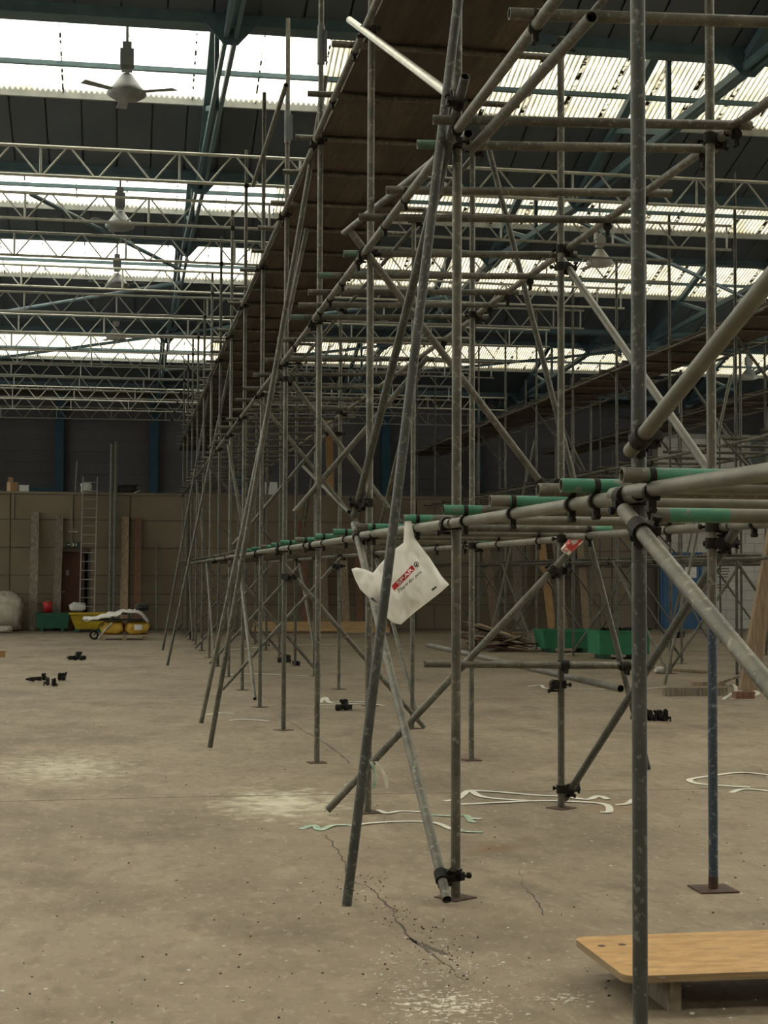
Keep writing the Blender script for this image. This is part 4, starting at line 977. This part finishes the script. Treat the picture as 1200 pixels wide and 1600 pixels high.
# steel tubes and ladder on the left
for px, top, lab in ((173, 694, 'left one of two tall grey pipes leaning beside the ladder'), (180, 690, 'right one of two tall grey pipes leaning beside the ladder')):
    a = onY(px-3, 984, 43.8); c = onY(px+2, top, YB-.1); tag(obj('leaning_pipe', TUBE, 'tube_light', along((a.x, 43.8, 0), (c.x, YB-.12, c.z), .045)), lab, 'pipe', 'pipes leaning on the far wall')
a = onY(244, 984, 44); c = onY(245, 845, YB-.1); tag(obj('leaning_pipe', TUBE_FAR, 'tube_light', along((a.x, 44, 0), (c.x, YB-.08, c.z), .03)), 'short pale pipe leaning right of the reddish plank', 'pipe', 'pipes leaning on the far wall')
a = onY(118, 770, YB+.5); tag(obj('leaning_pipe', TUBE_FAR, 'tube', along((a.x, YB+.5, ZB), (a.x, YB+1.4, 4.9), .025)), 'thin dark pole standing on the block above the door', 'pipe', 'pipes leaning on the far wall')
ld = thing('ladder', (-.98, 43.5, 0), 'aluminium ladder leaning up to the top of the panelled block', 'ladder')
la, lt = Vector((-.98, 43.5, 0)), Vector((-.95, YB-.1, 4.35))
for s_ in (-.2, .2): obj('rail', bar(MB(), la+Vector((s_, 0, 0)), lt+Vector((s_, 0, 0)), .03, .07), 'alu', I4, ld)
for i in range(17):
    p = la+(lt-la)*((i+.7)/17.3); obj('rung', MB().cyl(p+Vector((-.2, 0, 0)), p+Vector((.2, 0, 0)), .017, n=6), 'alu', I4, ld)

# long timbers stacked on the floor
for i, (x0_, x1_, y_, z_, m, lab) in enumerate(((3.5, 7.3, 42.0, 0, 'wood_new', 'bottom pale timber of the long stack on the floor'), (3.55, 7.25, 42.05, .155, 'wood_new', 'top pale timber of the long stack on the floor'), (3.4, 5.9, 41.72, 0, 'wood_red', 'dark board lying along the front of the pale timbers'))):
    tag(obj('long_timber', MB().box((x0_, y_, z_), (x1_, y_+.22, z_+(.15 if i < 2 else .05))), m), lab, 'timber', 'long timbers on the floor')
# timbers and post on the right
q0, q1 = onZ(1040, 1088), onZ(1142, 1088)
tag(obj('timber_baulk', MB().box((q0.x, q0.y, 0), (q1.x, q0.y+.12, .11)), 'wood_grey'), 'squared timber lying left of the leaning post', 'timber')
q0 = onZ(1083, 1072); tag(obj('wood_offcut', MB().box((q0.x, q0.y, 0), (q0.x+.5, q0.y+.1, .06)), 'wood'), 'small offcut just behind the squared timber', 'offcut')
q0 = onZ(1122, 1078); tag(obj('wood_offcut', MB().box((-.02, 0, 0), (.42, .1, .03), M=T(q0.x, q0.y+.05, .06) @ Ry(-.3)), 'wood_grey'), 'grey offcut propped behind the blue upright', 'offcut')
q0 = onZ(1150, 1092); tag(obj('wood_offcut', MB().box((q0.x, q0.y, 0), (q0.x+.26, q0.y+.14, .09)), 'wood_red'), 'reddish block under the leaning post', 'offcut')
a, c = Vector((8.64, 20.45, 0)), Vector((9.26, 20.45, 3.1)); d = (c-a).normalized(); b = MB(); sxv = Vector((1, 0, 0))-d*d.x; sxv.normalize(); uv = Vector((0, 1, 0))
vs = [p+sxv*(.12*i)+uv*(.05*j) for p in (a, c) for i, j in ((-1, -1), (1, -1), (1, 1), (-1, 1))]
tag(obj('leaning_post', b.add(vs, ((3, 2, 1, 0), (4, 5, 6, 7), (0, 1, 5, 4), (1, 2, 6, 5), (2, 3, 7, 6), (3, 0, 4, 7))), 'wood'), 'thick timber post leaning at the right edge', 'post')
q0, q1 = onZ(1005, 1044), onZ(1108, 1052); tag(obj('floor_plank', bar(MB(), (q0.x, q0.y, .025), (q1.x, q1.y, .025), .2, .04), 'wood'), 'long thin plank lying on the floor behind the blue upright', 'plank')
q0 = onZ(1036, 1052); tag(lump('litter_bag', (q0.x, q0.y, .05), (.14, .08, .055), 'sheet_white', 8, .4), 'crumpled pale litter on the floor behind the close upright', 'litter')

# things on top of the panelled block
def ledge(px, dy=.5): p = onY(px, 766, YB+dy); return p.x
xx = ledge(20); tag(obj('cardboard_box', MB().box((-.12, -.12, 0), (.12, .12, .28), M=T(xx, YB+.4, ZB) @ Rz(.5)).box((-.13, -.005, .27), (.02, .005, .42), M=T(xx, YB+.32, ZB) @ Rz(.5)), 'card'), 'open brown cardboard box on the block at far left', 'box')
xx = ledge(37); tag(obj('white_box', MB().box((-.12, -.1, 0), (.14, .1, .19), M=T(xx, YB+.4, ZB) @ Rz(.15)).box((-.125, -.105, .17), (.145, .105, .2), M=T(xx, YB+.4, ZB) @ Rz(.15)), 'white'), 'white box on the block beside the cardboard box', 'box')
tag(lump('rag_sack', (ledge(135), YB+.3, ZB+.14), (.15, .14, .16), 'sheet_white', 3, .35), 'pale sack sitting on the block at the top of the ladder', 'sack')
tag(lump('dark_heap', (ledge(197), YB+.5, ZB+.13), (.32, .25, .13), 'dark_cloth', 7, .5), 'black heap on the block right of the two grey pipes', 'heap')
tag(obj('paper_sheet', MB().box((-.1, -.08, 0), (.1, .08, .02), M=T(ledge(213), YB+.2, ZB+.03) @ Ry(-.4)), 'white'), 'white paper at the edge of the black heap on the block', 'paper')
xx = ledge(420); tag(obj('white_board', MB().box((xx-.14, YB+.2, ZB), (xx+.22, YB+.24, ZB+.38)), 'white'), 'white board on the block behind the crowded uprights', 'board')
xx = ledge(372); tag(obj('blue_barrel', MB().lathe([(.001, 0), (.17, 0), (.18, .03), (.185, .3), (.18, .57), (.16, .6), (.001, .6)], 14, 0, (xx, YB+.5, ZB)), 'door_blue'), 'blue drum on the block behind the crowded uprights', 'drum')

# exit sign and emergency light over the brown door
sx, sz = onY(114, 851, YB).x, onY(114, 851, YB).z
sg = thing('exit_sign', (sx, YB-.03, sz-.08), 'dark exit sign with white running man and arrow above the brown door', 'sign')
obj('panel', MB().box((sx-.19, YB-.035, sz-.065), (sx+.19, YB-.012, sz+.065)), 'sign_green', I4, sg)
g = MB(); yy = YB-.037
def pg(poly): g.add([(sx+x, yy, sz+z) for x, z in poly], [tuple(range(len(poly)))])
pg([(-.155, -.012), (-.085, -.012), (-.085, .012), (-.155, .012)]); pg([(-.165, 0), (-.125, -.04), (-.125, .04)])                 # arrow
pg([(-.05, -.045), (.03, -.045), (.03, .045), (-.05, .045)]); pg([(.075, .02), (.1, .02), (.1, .045), (.075, .045)])               # doorway, head
pg([(.07, -.01), (.1, -.01), (.11, .018), (.08, .018)]); pg([(.1, .0), (.13, .015), (.13, .025), (.1, .014)]); pg([(.05, -.045), (.065, -.045), (.09, -.01), (.075, -.01)]); pg([(.1, -.045), (.115, -.045), (.1, -.008), (.085, -.008)])
obj('pictogram', g, 'white', I4, sg)
em = thing('emergency_light', (sx, YB-.06, 2.78), 'slim white emergency light above the exit sign', 'light'); ez = onY(115, 829, YB).z
obj('body', MB().box((sx-.14, YB-.07, ez-.03), (sx+.14, YB-.005, ez+.05)), 'trim', I4, em); obj('diffuser', MB().box((sx-.13, YB-.085, ez-.045), (sx+.13, YB-.01, ez-.03)), 'white', I4, em)
# notices on the white wall
for i, (px, py, ww, hh) in enumerate(((1132, 895, .28, .36), (1131, 915, .3, .2))):
    p = onY(px, py, YB-.06); nt_ = thing('wall_notice', (p.x, YB-.05, p.z-hh/2), ['upper', 'lower'][i]+' printed notice on the white block wall right of the blue door', 'notice', 'wall notices')
    obj('paper', MB().box((p.x-ww, YB-.05, p.z-hh/2), (p.x+ww, YB-.044, p.z+hh/2)), 'white_block', I4, nt_)
    g = MB(); [g.box((p.x-ww*.85, YB-.053, p.z-hh*.4+k*.085), (p.x+ww*RND.uniform(.3, .85), YB-.05, p.z-hh*.4+k*.085+.03)) for k in range(int(hh/.09))]; obj('print', g, 'panel_dark' if i == 0 else 'rust', I4, nt_)
rp = onY(1086, 876, YB-.1); tag(obj('red_sign', MB().box((rp.x-.36, YB-.13, rp.z-.06), (rp.x+.1, YB-.10, rp.z+.06)), 'red'), 'small red sign above the blue door', 'sign')

# chips and crumbs nobody could count
def chips(name, m, n, seed, label, smin, smax, area):
    r = random.Random(seed); b = MB()
    for _ in range(n):
        px, py = area(r); p = onZ(px, py); s_ = r.uniform(smin, smax); a0 = r.uniform(0, 6)
        k = r.randint(3, 5); o_ = [(p.x+s_*r.uniform(.5, 1)*math.cos(a0+2*math.pi*i/k), p.y+s_*r.uniform(.5, 1)*math.sin(a0+2*math.pi*i/k)) for i in range(k)]
        h = r.uniform(.002, .006); top = [(x*.9+p.x*.1, y*.9+p.y*.1, h) for x, y in o_]
        b.add([(x, y, 0) for x, y in o_]+top, [(i, (i+1) % k, k+(i+1) % k, k+i) for i in range(k)]+[tuple(range(k, 2*k))])
    tag(obj(name, b, m), label, 'debris', kind='stuff')
chips('plaster_chips', 'chip', 420, 3, 'scattered white plaster chips all over the concrete floor', .003, .015, lambda r: (r.uniform(-20, 1220), 1010+590*r.random()**1.3))
chips('plaster_flecks', 'chip', 420, 4, 'fine white flecks near the front of the floor', .003, .010, lambda r: (r.gauss(700, 75), r.gauss(1540, 48)))
chips('dark_crumbs', 'speck', 300, 5, 'scattered dark crumbs all over the concrete floor',   .002, .009, lambda r: (r.uniform(-20, 1220), 1010+590*r.random()**1.3))
chips('crack_crumbs', 'speck', 140, 6, 'dark crumbs of broken concrete along the floor crack', .002, .007, lambda r: (lambda t: (545+190*t+r.gauss(0, 22), 1355+170*t+r.gauss(0, 16)))(r.random()))
